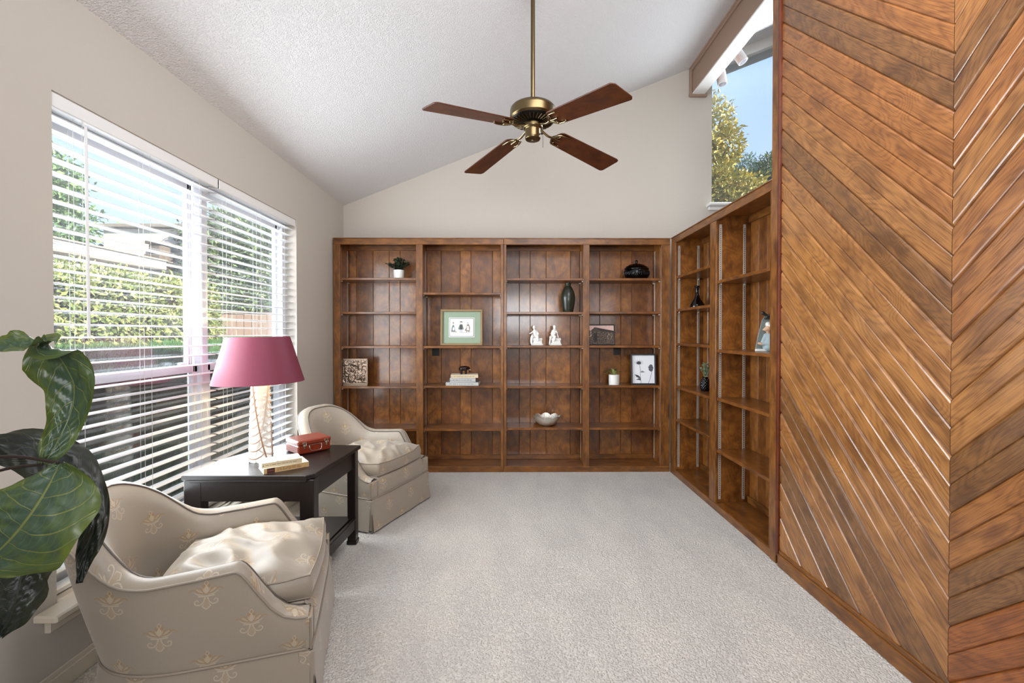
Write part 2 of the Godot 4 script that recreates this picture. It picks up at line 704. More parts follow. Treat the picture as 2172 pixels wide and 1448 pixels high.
# engraving of three people in old dress on white paper
func print_image() -> ImageTexture:
	var im := Image.create_empty(280, 224, false, Image.FORMAT_RGB8)
	im.fill(Color(0.93, 0.93, 0.92))
	var g := Color(0.36, 0.42, 0.45, 0.9)
	var br := Color(0.45, 0.38, 0.33, 0.85)
	var dk := Color(0.22, 0.22, 0.24, 0.9)
	stroke(im, PackedVector2Array([Vector2(14, 172), Vector2(90, 178), Vector2(180, 174), Vector2(266, 168)]), 2.0, Color(0.66, 0.60, 0.52, 0.6))
	# woman with a wide skirt
	fill(im, PackedVector2Array([Vector2(32, 82), Vector2(48, 80), Vector2(54, 108), Vector2(66, 168), Vector2(14, 168), Vector2(22, 112)]), g)
	fill(im, PackedVector2Array([Vector2(34, 110), Vector2(50, 110), Vector2(54, 150), Vector2(30, 150)]), Color(0.9, 0.9, 0.88))
	dot(im, 40, 52, 9, br)
	dot(im, 40, 68, 9, Color(0.82, 0.74, 0.68))
	fill(im, PackedVector2Array([Vector2(60, 150), Vector2(90, 172), Vector2(56, 174)]), Color(0.6, 0.56, 0.5, 0.7))
	# man in a cape and a broad hat
	fill(im, PackedVector2Array([Vector2(118, 70), Vector2(150, 70), Vector2(166, 132), Vector2(150, 142), Vector2(112, 142), Vector2(98, 130)]), Color(0.38, 0.42, 0.36, 0.9))
	fill(im, PackedVector2Array([Vector2(122, 78), Vector2(144, 78), Vector2(146, 140), Vector2(120, 140)]), dk)
	stroke(im, PackedVector2Array([Vector2(126, 138), Vector2(124, 174)]), 4.0, Color(0.6, 0.62, 0.68))
	stroke(im, PackedVector2Array([Vector2(142, 138), Vector2(144, 174)]), 4.0, Color(0.6, 0.62, 0.68))
	dot(im, 134, 52, 9, Color(0.8, 0.72, 0.66))
	stroke(im, PackedVector2Array([Vector2(116, 44), Vector2(134, 40), Vector2(152, 44)]), 3.6, dk)
	dot(im, 134, 38, 7, dk)
	# person with an apron
	fill(im, PackedVector2Array([Vector2(204, 72), Vector2(226, 68), Vector2(242, 112), Vector2(238, 160), Vector2(196, 160), Vector2(176, 150), Vector2(198, 112)]), br)
	fill(im, PackedVector2Array([Vector2(206, 92), Vector2(226, 92), Vector2(230, 148), Vector2(200, 148)]), Color(0.88, 0.87, 0.84))
	dot(im, 214, 56, 9, br)
	dot(im, 215, 60, 6, Color(0.82, 0.74, 0.68))
	stroke(im, PackedVector2Array([Vector2(204, 158), Vector2(200, 174)]), 3.5, dk)
	stroke(im, PackedVector2Array([Vector2(226, 158), Vector2(228, 174)]), 3.5, dk)
	return tex(im)


# sepia photograph of an old timber barn
func barn_image() -> ImageTexture:
	var im := Image.create_empty(288, 216, false, Image.FORMAT_RGB8)
	im.fill(Color(0.80, 0.68, 0.64))
	var nb := noise_bytes(288, 216, 0.05, 4, 77, 288, 216)
	fill(im, PackedVector2Array([Vector2(0, 130), Vector2(60, 120), Vector2(288, 110), Vector2(288, 216), Vector2(0, 216)]), Color(0.30, 0.25, 0.21))
	fill(im, PackedVector2Array([Vector2(28, 66), Vector2(74, 22), Vector2(140, 62), Vector2(288, 76), Vector2(288, 150), Vector2(40, 190)]), Color(0.27, 0.22, 0.18))
	fill(im, PackedVector2Array([Vector2(74, 22), Vector2(288, 62), Vector2(288, 80), Vector2(140, 66)]), Color(0.16, 0.13, 0.11))
	stroke(im, PackedVector2Array([Vector2(16, 76), Vector2(74, 24)]), 3.0, Color(0.13, 0.10, 0.09))
	fill(im, PackedVector2Array([Vector2(62, 92), Vector2(96, 86), Vector2(100, 180), Vector2(66, 186)]), Color(0.10, 0.08, 0.07))
	for k in 12:
		stroke(im, PackedVector2Array([Vector2(108 + k * 15, 74 + k), Vector2(108 + k * 15, 168 - k * 2)]), 1.2, Color(0.45, 0.39, 0.33, 0.7))
	stroke(im, PackedVector2Array([Vector2(230, 100), Vector2(214, 140), Vector2(240, 166), Vector2(262, 130), Vector2(232, 100)]), 3.0, Color(0.58, 0.52, 0.46))
	fill(im, PackedVector2Array([Vector2(0, 40), Vector2(18, 60), Vector2(26, 120), Vector2(0, 130)]), Color(0.24, 0.2, 0.17))
	for y in 216:
		for x in 288:
			var k := 1.08 + 1.9 * (nb[y * 288 + x] / 255.0 - 0.5) * (1.0 if y > 70 else 0.12)
			im.set_pixel(x, y, im.get_pixel(x, y) * k)
	return tex(im)


# black and white photograph of two tall flowers
func flower_image() -> ImageTexture:
	var im := Image.create_empty(232, 290, false, Image.FORMAT_RGB8)
	im.fill(Color(0.88, 0.89, 0.91))
	var dk := Color(0.20, 0.21, 0.24, 0.95)
	var gr := Color(0.42, 0.43, 0.48, 0.9)
	stroke(im, PackedVector2Array([Vector2(76, 92), Vector2(86, 150), Vector2(84, 220), Vector2(92, 290)]), 2.2, gr)
	for k in 14:
		var a := TAU * k / 14.0
		stroke(im, PackedVector2Array([Vector2(70, 80), Vector2(70 + cos(a) * 50, 76 + sin(a) * 32)]), 2.0, Color(0.6, 0.6, 0.66, 0.75), false, 0.6)
	for k in 40:
		dot(im, 70 + 22 * cos(k * 2.4) * sqrt(k / 40.0), 80 + 15 * sin(k * 2.4) * sqrt(k / 40.0), 4, dk)
	fill(im, PackedVector2Array([Vector2(84, 176), Vector2(104, 160), Vector2(136, 174), Vector2(108, 180)]), gr)
	fill(im, PackedVector2Array([Vector2(88, 232), Vector2(60, 206), Vector2(24, 200), Vector2(44, 226), Vector2(70, 238)]), dk)
	fill(im, PackedVector2Array([Vector2(90, 236), Vector2(66, 240), Vector2(38, 254), Vector2(66, 256), Vector2(86, 262)]), dk)
	stroke(im, PackedVector2Array([Vector2(206, 150), Vector2(196, 210), Vector2(168, 290)]), 2.0, gr)
	for k in 60:
		var a := k * 2.4
		dot(im, 196 + 24 * cos(a) * sqrt(k / 60.0), 132 + 36 * sin(a) * sqrt(k / 60.0), 4.5, dk if k % 3 else gr)
	return tex(im)


func cover_image(sd: int) -> ImageTexture:
	var im := Image.create_empty(256, 176, false, Image.FORMAT_RGB8)
	im.fill(Color(0.86, 0.85, 0.78))
	var nb := noise_bytes(128, 128, 0.03, 3, sd, 256, 176)
	for y in 176:
		for x in range(90, 256):
			var k: float = nb[y * 256 + x] / 255.0
			var c := Color(0.72, 0.78, 0.83).lerp(Color(0.86, 0.85, 0.78), clampf((k - 0.3) * 2.5, 0.0, 1.0))
			if y > 110 + 30 * k:
				c = Color(0.45, 0.36, 0.28).lerp(Color(0.84, 0.82, 0.74), clampf(k * 1.4, 0.0, 1.0))
			im.set_pixel(x, y, c)
	for k in 5:
		stroke(im, PackedVector2Array([Vector2(18 + k * 14, 26), Vector2(18 + k * 14, 60 + (k * 37) % 60)]), 2.2, Color(0.66, 0.66, 0.58, 0.8))
	return tex(im)


# a spine with worn print on it: words too rubbed to read
func spine_image(sd: int, paper: Color, ink: Color, patch: bool) -> ImageTexture:
	var im := Image.create_empty(512, 72, false, Image.FORMAT_RGB8)
	im.fill(paper)
	var r := RandomNumberGenerator.new()
	r.seed = sd
	if patch:
		im.fill_rect(Rect2i(34, 0, 86, 72), Color(0.30, 0.13, 0.10))
		stroke(im, PackedVector2Array([Vector2(46, 34), Vector2(108, 34)]), 2.5, Color(0.62, 0.45, 0.40))
	else:
		dot(im, 18, 40, 8, ink)
	for line in ([24, 46] if patch else [38]):
		var x := 150.0 if patch else 46.0
		while x < (380.0 if patch else 420.0):
			var word := r.randi_range(3, 8)
			for k in word:
				var hh := r.randf_range(5.0, 9.0)
				stroke(im, PackedVector2Array([Vector2(x, line - hh), Vector2(x + r.randf_range(-1, 3), line + 6)]), 1.5, ink)
				if r.randf() < 0.5:
					stroke(im, PackedVector2Array([Vector2(x, line - hh * r.randf()), Vector2(x + 5, line - 1)]), 1.2, ink)
				x += 7.0
			x += 9.0
	return tex(im)


func make_textures() -> void:
	var pl := wood_image(1024, 512, 11, Color(0.64, 0.445, 0.245), Color(0.40, 0.25, 0.125), Color(0.29, 0.175, 0.095), 9.0, 9.0, 0.30, 0.50, 0.50, 0.95)
	T.plank = pl[0]
	T.plank_b = pl[1]
	var cs := wood_image(1024, 512, 31, Color(0.66, 0.45, 0.21), Color(0.385, 0.225, 0.105), Color(0.255, 0.145, 0.075), 7.0, 7.0, 0.18, 0.6, 0.75)
	T.case = cs[0]
	T.case_b = cs[1]
	T.carpet = cell_color(256, 1024, 3, Color(0.69, 0.675, 0.66), Color(0.885, 0.87, 0.86))
	T.drift = speck_image(512, 0.012, 5, Color(0.955, 0.95, 0.95), Color(1.0, 0.995, 0.985), 1.4)
	T.popcorn = mounds(1024, 22000, 2.5, 6.0, 8)
	T.carpet_b = T.popcorn
	T.plaster = cell_image(64, 512, 9)
	T.fabric = fabric_image()
	var lf := leaf_image(Color(0.21, 0.30, 0.23), Color(0.36, 0.41, 0.10), Color(0.42, 0.45, 0.22))
	T.leaf = lf[0]
	T.leaf_b = lf[1]
	T.print = print_image()
	T.barn = barn_image()
	T.flower = flower_image()
	T.cover = cover_image(91)
	T.spine_1 = spine_image(1, Color(0.80, 0.73, 0.60), Color(0.30, 0.27, 0.24), false)
	T.spine_2 = spine_image(2, Color(0.76, 0.62, 0.42), Color(0.42, 0.30, 0.16), true)
	T.spine_3 = spine_image(5, Color(0.70, 0.70, 0.68), Color(0.25, 0.28, 0.33), false)


func mat(called: String, col: Color, rough := 0.6, metal := 0.0, spec := 0.5) -> StandardMaterial3D:
	var m := StandardMaterial3D.new()
	m.resource_name = called
	m.albedo_color = col
	m.roughness = rough
	m.metallic = metal
	m.metallic_specular = spec
	M[called] = m
	return m


func wood_mat(called: String, t: String, tint: Color, rough: float, lu: float, lv: float, bump: float, coat := 0.0) -> StandardMaterial3D:
	var m := mat(called, tint, rough)
	m.albedo_texture = T[t]
	m.uv1_scale = Vector3(1.0 / lu, 1.0 / lv, 1)
	m.heightmap_enabled = bump > 0.0
	m.heightmap_texture = T[t + "_b"]
	m.heightmap_scale = bump
	if coat > 0.0:
		m.clearcoat_enabled = true
		m.clearcoat = coat
		m.clearcoat_roughness = 0.12
	return m


func triplanar(m: StandardMaterial3D, size: float) -> void:
	m.uv1_triplanar = true
	m.uv1_world_triplanar = true
	m.uv1_scale = Vector3.ONE / size
	m.uv1_triplanar_sharpness = 8.0


func make_materials() -> void:
	var m := mat("carpet", Color(1.0, 1.0, 0.99), 0.95, 0.0, 0.2)
	m.albedo_texture = T.carpet
	triplanar(m, 1.1)
	m.heightmap_enabled = true
	m.heightmap_texture = T.carpet_b
	m.heightmap_scale = 0.5
	m.detail_enabled = true
	m.detail_blend_mode = BaseMaterial3D.BLEND_MODE_MUL
	m.detail_uv_layer = BaseMaterial3D.DETAIL_UV_2
	m.detail_albedo = T.drift
	m.uv2_triplanar = true
	m.uv2_world_triplanar = true
	m.uv2_scale = Vector3(0.45, 0.45, 0.22)
	m.rim_enabled = true
	m.rim = 0.3

	m = mat("ceiling", Color(0.88, 0.88, 0.89), 0.95, 0.0, 0.2)
	triplanar(m, 0.9)
	m.heightmap_enabled = true
	m.heightmap_texture = T.popcorn
	m.heightmap_scale = 0.32
	m = mat("wall", Color(0.765, 0.742, 0.708), 0.85, 0.0, 0.3)
	triplanar(m, 0.7)
	m.heightmap_enabled = true
	m.heightmap_texture = T.plaster
	m.heightmap_scale = 0.03
	mat("trim_paint", Color(0.84, 0.80, 0.73), 0.35)
	mat("white_paint", Color(0.90, 0.90, 0.89), 0.5)
	mat("beam_paint", Color(0.60, 0.50, 0.435), 0.5)
	mat("vinyl", Color(0.86, 0.86, 0.88), 0.4)
	mat("slat", Color(0.91, 0.91, 0.91), 0.38)
	m = mat("glass", Color(0.95, 0.98, 1.0, 0.04), 0.02)
	m.transparency = BaseMaterial3D.TRANSPARENCY_ALPHA
	m = mat("insect_screen", Color(0.03, 0.032, 0.035, 0.55), 0.9, 0.0, 0.1)
	m.transparency = BaseMaterial3D.TRANSPARENCY_ALPHA
	mat("cord", Color(0.85, 0.85, 0.84), 0.8)

	wood_mat("plank_1", "plank", Color(0.97, 0.95, 0.93), 0.32, 1.5, 0.42, 0.07, 0.5)
	wood_mat("plank_2", "plank", Color(0.79, 0.78, 0.79), 0.32, 1.1, 0.34, 0.07, 0.5)  # darker grey tint; on the upper planks it stands for sheen
	wood_mat("plank_3", "plank", Color(1.02, 1.01, 0.99), 0.32, 1.7, 0.50, 0.07, 0.5)
	wood_mat("plank_4", "plank", Color(0.95, 0.89, 0.84), 0.32, 1.4, 0.40, 0.07, 0.5)
	wood_mat("plank_5", "plank", Color(0.92, 0.78, 0.67), 0.32, 1.3, 0.40, 0.07, 0.5)
	wood_mat("case_frame", "case", Color(0.80, 0.76, 0.72), 0.36, 1.6, 0.30, 0.05, 0.15)
	wood_mat("case_panel", "case", Color(0.93, 0.88, 0.80), 0.34, 1.1, 0.42, 0.03, 0.55)
	wood_mat("case_panel_2", "case", Color(0.77, 0.70, 0.64), 0.34, 1.3, 0.36, 0.03, 0.55)
	wood_mat("case_side", "case", Color(0.92, 0.86, 0.79), 0.34, 1.0, 0.45, 0.06, 0.2)
	wood_mat("case_shelf", "case", Color(0.80, 0.74, 0.69), 0.33, 1.4, 0.32, 0.05, 0.2)
	wood_mat("red_wood", "case", Color(0.62, 0.42, 0.34), 0.35, 1.6, 0.30, 0.05, 0.2)
	wood_mat("blade_wood", "plank", Color(0.56, 0.42, 0.32), 0.45, 0.7, 0.30, 0.03, 0.1)
	mat("dark_gap", Color(0.05, 0.03, 0.02), 0.9)
	mat("steel_strip", Color(0.80, 0.77, 0.72), 0.45, 0.3)
	mat("black_plastic", Color(0.012, 0.012, 0.014), 0.45)

	m = mat("brass", Color(0.44, 0.38, 0.27), 0.30, 1.0)
	m = mat("bright_brass", Color(0.62, 0.56, 0.44), 0.2, 1.0)
	mat("dark_brass", Color(0.10, 0.075, 0.06), 0.4, 0.7)

	m = mat("fabric", Color(1.05, 1.04, 1.02), 0.42, 0.0, 0.5)
	m.albedo_texture = T.fabric
	m.uv1_scale = Vector3(1.0 / 0.25, 1.0 / 0.225, 1)
	m.rim_enabled = true
	m.rim = 0.5
	m = mat("cushion", Color(1.03, 1.02, 1.0), 0.42, 0.0, 0.5)
	m.albedo_texture = T.fabric
	m.uv1_scale = Vector3(1.0 / 0.25, 1.0 / 0.225, 1)
	m.rim_enabled = true
	m.rim = 0.5
	mat("welt", Color(0.56, 0.515, 0.46), 0.5)
	mat("dark_welt", Color(0.38, 0.345, 0.31), 0.5)
	mat("espresso", Color(0.105, 0.075, 0.066), 0.30, 0.0, 0.45)
	mat("shade", Color(0.46, 0.155, 0.245), 0.55)
	mat("shade_lining", Color(0.90, 0.86, 0.78), 0.8)
	m = mat("lamp_glass", Color(0.96, 0.95, 0.92, 0.42), 0.06)
	m.transparency = BaseMaterial3D.TRANSPARENCY_ALPHA
	m = mat("swirl", Color(0.56, 0.42, 0.32), 0.2)
	m = mat("bulb", Color(1, 0.95, 0.85), 0.5)
	m.emission_enabled = true
	m.emission = Color(1.0, 0.86, 0.62)
	m.emission_energy_multiplier = 3.0
	m = mat("red_enamel", Color(0.46, 0.165, 0.085), 0.25)
	m.clearcoat_enabled = true
	m.clearcoat = 0.5
	m.clearcoat_roughness = 0.1
	mat("chrome", Color(0.75, 0.73, 0.70), 0.15, 1.0)
	mat("paper", Color(0.88, 0.87, 0.82), 0.9)
	for k in ["cover", "spine_1", "spine_2", "spine_3", "print", "barn", "flower"]:
		m = mat(k, Color(1, 1, 1), 0.55)
		m.albedo_texture = T[k]
	mat("cover_ivory", Color(0.88, 0.86, 0.79), 0.6)
	mat("cover_grey", Color(0.42, 0.46, 0.48), 0.6)
	mat("cover_blue", Color(0.62, 0.66, 0.72), 0.6)
	mat("gilt", Color(0.55, 0.465, 0.33), 0.4, 0.35)
	mat("mat_green", Color(0.56, 0.625, 0.54), 0.85)
	mat("mat_white", Color(0.9, 0.9, 0.88), 0.85)
	mat("black_wood", Color(0.03, 0.028, 0.027), 0.4)
	mat("grey_frame", Color(0.13, 0.135, 0.145), 0.4)
	mat("pewter", Color(0.55, 0.48, 0.42), 0.32, 0.9)
	mat("silver", Color(0.90, 0.88, 0.84), 0.32, 0.75)
	mat("porcelain", Color(0.90, 0.90, 0.88), 0.3)
	mat("bisque", Color(0.88, 0.88, 0.86), 0.45)
	mat("vase_green", Color(0.15, 0.165, 0.125), 0.28)
	mat("black_glaze", Color(0.018, 0.015, 0.018), 0.18)
	mat("brown_glaze", Color(0.045, 0.025, 0.022), 0.14)
	mat("bronze", Color(0.14, 0.065, 0.045), 0.35, 0.4)
	mat("blue_coat", Color(0.62, 0.69, 0.71), 0.4)
	mat("plaque_grey", Color(0.44, 0.47, 0.45), 0.5)
	mat("skin_glaze", Color(0.82, 0.66, 0.54), 0.35)
	mat("bow_pewter", Color(0.25, 0.25, 0.25), 0.35, 0.5)
	mat("sprig", Color(0.17, 0.21, 0.135), 0.5)
	mat("sprig_pale", Color(0.52, 0.60, 0.48), 0.6)
	mat("variegated", Color(0.17, 0.24, 0.09), 0.45)
	mat("variegated_edge", Color(0.66, 0.70, 0.42), 0.45)
	mat("soil", Color(0.05, 0.035, 0.025), 0.95)

	m = mat("fig_leaf", Color(1, 1, 1), 0.34)
	m.albedo_texture = T.leaf
	m.heightmap_enabled = true
	m.heightmap_texture = T.leaf_b
	m.heightmap_scale = 0.12
	m.backlight_enabled = true
	m.backlight = Color(0.22, 0.25, 0.08)
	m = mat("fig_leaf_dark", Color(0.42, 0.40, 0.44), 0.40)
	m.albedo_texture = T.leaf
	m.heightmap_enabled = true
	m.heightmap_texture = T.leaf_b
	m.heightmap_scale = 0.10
	mat("bark", Color(0.16, 0.115, 0.08), 0.9)

	for k in ["hedge_leaf", "tree_leaf", "yellow_leaf", "grass_blade"]:
		m = mat(k, Color(1, 1, 1), 0.5)
		m.vertex_color_use_as_albedo = true
		m.backlight_enabled = true
		m.backlight = Color(0.35, 0.38, 0.15)
	mat("earth", Color(0.085, 0.075, 0.055), 1.0)
	mat("siding", Color(0.88, 0.86, 0.83), 0.8)
	mat("fascia", Color(0.86, 0.84, 0.81), 0.8)
	mat("roof", Color(0.55, 0.53, 0.50), 0.9)
	mat("fence_board", Color(0.58, 0.50, 0.45), 0.85)
	mat("stone", Color(0.36, 0.33, 0.30), 0.9)
	mat("eave", Color(0.16, 0.24, 0.34), 0.7)


# ---------------------------------------------------------------- the room

# an outline in (x, y) pushed from z0 to z1
func slab(outline: Array, z0: float, z1: float, mb: MB) -> void:
	mb.prism(prof(outline), z0, z1)


func build_shell() -> void:
	struct("floor", box1(Vector3(1.5, -0.06, -0.4), Vector3(6.5, 0.12, 8.2), 0.0), M.carpet)

	# the vaulted ceiling, one plane that rises to the right, with a thick roof deck over it
	var mb := MB.new()
	slab([-2.25, ceil_y(-2.25), 4.85, ceil_y(4.85), 4.85, ceil_y(4.85) + 0.25, -2.25, ceil_y(-2.25) + 0.25], -4.86, 3.75, mb)
	struct("ceiling", mb, M.ceiling)

	# window wall: pieces round the opening
	mb = MB.new()
	mb.box(Vector3(-1.68, 1.225, 1.056), Vector3(0.16, 2.55, 5.288), 0.0)
	mb.box(Vector3(-1.68, 1.225, -3.955), Vector3(0.16, 2.55, 1.12), 0.0)
	mb.box(Vector3(-1.68, (WIN_Y1 + 2.50) / 2, (WIN_Z0 + WIN_Z1) / 2), Vector3(0.16, 2.50 - WIN_Y1, WIN_Z1 - WIN_Z0), 0.0)
	mb.box(Vector3(-1.68, (WIN_Y0 - 0.06) / 2, (WIN_Z0 + WIN_Z1) / 2), Vector3(0.16, WIN_Y0 + 0.06, WIN_Z1 - WIN_Z0), 0.0)
	struct("wall_left", mb, M.wall)

	# back wall with the high window on the right
	mb = MB.new()
	slab([-1.6, -0.05, 4.8, -0.05, 4.8, 2.51, -1.6, 2.51], -4.52, WALL_B, mb)
	slab([-1.6, 2.51, 1.975, 2.51, 1.975, ceil_y(1.975) + 0.02, -1.6, ceil_y(-1.6) + 0.02], -4.52, WALL_B, mb)
	slab([3.75, 2.51, 4.8, 2.51, 4.8, ceil_y(4.8) + 0.02, 3.75, ceil_y(3.75) + 0.02], -4.52, WALL_B, mb)
	struct("wall_back", mb, M.wall)

	mb = MB.new()
	slab([4.65, -0.05, 4.8, -0.05, 4.8, ceil_y(4.8) + 0.05, 4.65, ceil_y(4.65) + 0.05], -4.36, 3.7, mb)
	struct("wall_right", mb, M.wall)
	mb = MB.new()
	slab([-1.76, -0.05, 4.8, -0.05, 4.8, ceil_y(4.8) + 0.02, -1.76, ceil_y(-1.76) + 0.02], 3.55, 3.7, mb)
	struct("wall_rear", mb, M.wall)

	# painted baseboard along the window wall
	mb = MB.new()
	mb.box(Vector3(-1.593, 0.032, -0.38), Vector3(0.014, 0.064, 7.36), 0.003)
	mb.box(Vector3(-1.5955, 0.072, -0.38), Vector3(0.009, 0.018, 7.36), 0.004)
	struct("baseboard_left", mb, M.trim_paint)

	# the boxed beam that hangs below the ceiling and runs back to front
	mb = MB.new()
	var bx0 := 1.770
	var bx1 := 1.892
	var yb := 3.572
	slab([bx0, yb + 0.012, bx1, yb + 0.012, bx1, ceil_y(bx1) + 0.01, bx0, ceil_y(bx0) + 0.01], -4.352, 3.55, mb)
	var beam := struct("trim_1", mb, M.beam_paint)
	var soffit := MB.new()  # its white stands for sunlight bounced onto the underside
	soffit.box(Vector3((bx0 + bx1) / 2, yb + 0.006, -0.39), Vector3(bx1 - bx0 - 0.004, 0.012, 7.9), 0.001, 2)
	part(beam, "beam_underside", soffit, M.white_paint, "underside of the beam, bounced sunlight put into its white colour")
	var cove := MB.new()
	cove.box(Vector3(bx0 - 0.008, ceil_y(bx0) - 0.022, -0.4), Vector3(0.018, 0.044, 7.9), 0.006, 2)
	cove.box(Vector3(bx0 - 0.016, ceil_y(bx0) - 0.010, -0.4), Vector3(0.022, 0.022, 7.9), 0.006, 2)
	part(beam, "moulding", cove, M.beam_paint)
	var foot := MB.new()
	foot.box(Vector3((bx0 + bx1) / 2, yb - 0.004, -4.342), Vector3(bx1 - bx0 + 0.05, 0.030, 0.034), 0.006)
	foot.box(Vector3(bx0 - 0.010, (yb + ceil_y(bx0)) / 2, -4.342), Vector3(0.022, ceil_y(bx0) - yb, 0.034), 0.006, 1)
	part(beam, "end_moulding", foot, M.beam_paint)

	# high window: glass, sloped head trim, sill
	mb = MB.new()
	slab([1.975, 2.51, 2.0, 2.51, 2.0, ceil_y(2.0) - 0.09, 1.975, ceil_y(1.975) - 0.09], -4.50, -4.44, mb)
	slab([3.70, 2.51, 3.75, 2.51, 3.75, ceil_y(3.75) - 0.09, 3.70, ceil_y(3.70) - 0.09], -4.50, -4.44, mb)
	var hw := struct("window_2", mb, M.white_paint)
	mb = MB.new()
	slab([1.99, 2.52, 3.75, 2.52, 3.75, ceil_y(3.75) - 0.09, 1.99, ceil_y(1.99) - 0.09], -4.452, -4.446, mb)
	part(hw, "pane", mb, M.glass)
	mb = MB.new()
	slab([1.975, ceil_y(1.975) - 0.095, 3.75, ceil_y(3.75) - 0.095, 3.75, ceil_y(3.75) + 0.01, 1.975, ceil_y(1.975) + 0.01], -4.40, -4.335, mb)
	part(hw, "head_trim", mb, M.white_paint)
	mb = MB.new()
	mb.box(Vector3(2.85, 2.507, -4.36), Vector3(1.86, 0.026, 0.17), 0.006)
	mb.box(Vector3(2.85, 2.478, -4.345), Vector3(1.82, 0.034, 0.03), 0.004)
	part(hw, "sill", mb, M.white_paint)

	# two white track lights clamped under the beam
	var spots := [[Vector3(1.945, 3.70, -4.20), Vector3(0.10, -1.0, 0.10), "lower of the two white track lights beside the brown beam"], [Vector3(1.985, 3.76, -3.98), Vector3(0.45, -0.9, 0.20), "upper of the two white track lights beside the brown beam"]]
	for s in spots:
		var tl := thing("track_light", s[2], "track light", s[0], 0.0, "track lights on the beam")
		var d: Vector3 = (s[1] as Vector3).normalized()
		mb = MB.new()
		mb.box(Vector3(-0.035, 0.0, 0), Vector3(0.05, 0.022, 0.03), 0.003)
		part(tl, "bracket", mb, M.vinyl)
		mb = MB.new()
		mb.xf = Transform3D(Basis(Quaternion(Vector3.DOWN, d)), Vector3(0.04, -0.01, 0))
		mb.lathe(prof([0.0, 0.045, 0.030, 0.042, 0.040, 0.030, 0.042, 0.0, 0.042, -0.10, 0.038, -0.104, 0.034, -0.10, 0.032, -0.03, 0.0, -0.03]), 24)
		part(tl, "can", mb, M.vinyl)


func build_window() -> void:
	var zc := (WIN_Z0 + WIN_Z1) / 2
	var wz := WIN_Z1 - WIN_Z0
	# frame of the double window
	var mb := MB.new()
	var fx := -1.722
	mb.box(Vector3(fx, WIN_Y1 - 0.022, zc), Vector3(0.075, 0.044, wz), 0.003, 2)
	mb.box(Vector3(fx, WIN_Y0 + 0.022, zc), Vector3(0.075, 0.044, wz), 0.003, 2)
	mb.box(Vector3(fx, (WIN_Y0 + WIN_Y1) / 2, WIN_Z0 + 0.022), Vector3(0.075, WIN_Y1 - WIN_Y0, 0.044), 0.003, 1)
	mb.box(Vector3(fx, (WIN_Y0 + WIN_Y1) / 2, WIN_Z1 - 0.022), Vector3(0.075, WIN_Y1 - WIN_Y0, 0.044), 0.003, 1)
	var w := struct("window_1", mb, M.vinyl)
	mb = MB.new()
	mb.box(Vector3(fx, (WIN_Y0 + WIN_Y1) / 2, zc), Vector3(0.085, WIN_Y1 - WIN_Y0, 0.05), 0.004, 1)
	part(w, "mullion", mb, M.vinyl)
	for s in [-1.0, 1.0]:
		var z0: float = zc + s * (wz * 0.25 + 0.002)
		var hw := wz * 0.5 - 0.069
		var meet := 1.075
		# upper sash, further out; lower sash, further in
		for k in 2:
			var ya: float = [meet - 0.02, WIN_Y0 + 0.044][k]
			var yb: float = [WIN_Y1 - 0.044, meet + 0.025][k]
			var x: float = [-1.738, -1.712][k]
			mb = MB.new()
			mb.box(Vector3(x, (ya + yb) / 2, z0 - hw / 2 + 0.017), Vector3(0.026, yb - ya, 0.034), 0.003, 1)
			mb.box(Vector3(x, (ya + yb) / 2, z0 + hw / 2 - 0.017), Vector3(0.026, yb - ya, 0.034), 0.003, 1)
			mb.box(Vector3(x, ya + 0.021, z0), Vector3(0.026, 0.042, hw), 0.003, 2)
			mb.box(Vector3(x, yb - 0.021, z0), Vector3(0.026, 0.042, hw), 0.003, 2)
			var sash := part(w, "sash", mb, M.vinyl)
			mb = MB.new()
			mb.box(Vector3(x, (ya + yb) / 2, z0), Vector3(0.005, yb - ya - 0.07, hw - 0.05), 0.0)
			part(sash, "pane", mb, M.glass)
		mb = MB.new()
		mb.box(Vector3(-1.757, (WIN_Y0 + meet) / 2, z0), Vector3(0.002, meet - WIN_Y0 - 0.04, hw - 0.01), 0.0)
		part(w, "insect_screen", mb, M.insect_screen)
		mb = MB.new()
		mb.box(Vector3(-1.695, meet + 0.034, z0 + s * -0.30), Vector3(0.02, 0.016, 0.05), 0.004)
		part(w, "sash_lock", mb, M.vinyl)
	# stool and apron
	mb = MB.new()
	mb.box(Vector3(-1.60, WIN_Y0 - 0.014, zc), Vector3(0.16, 0.026, wz), 0.004)
	mb.box(Vector3(-1.548, WIN_Y0 - 0.014, zc), Vector3(0.082, 0.026, wz + 0.19), 0.006)
	part(w, "sill", mb, M.trim_paint)
	mb = MB.new()
	mb.box(Vector3(-1.586, WIN_Y0 - 0.058, zc), Vector3(0.022, 0.062, wz + 0.10), 0.004)
	part(w, "apron", mb, M.trim_paint)

	# two blinds side by side
	blind(WIN_Z1 - 0.004, -2.497, "wide white slatted blind over the left half of the window, behind the fig leaves", true)
	blind(-2.507, WIN_Z0 + 0.004, "white slatted blind over the right half of the window, behind the lamp", false)


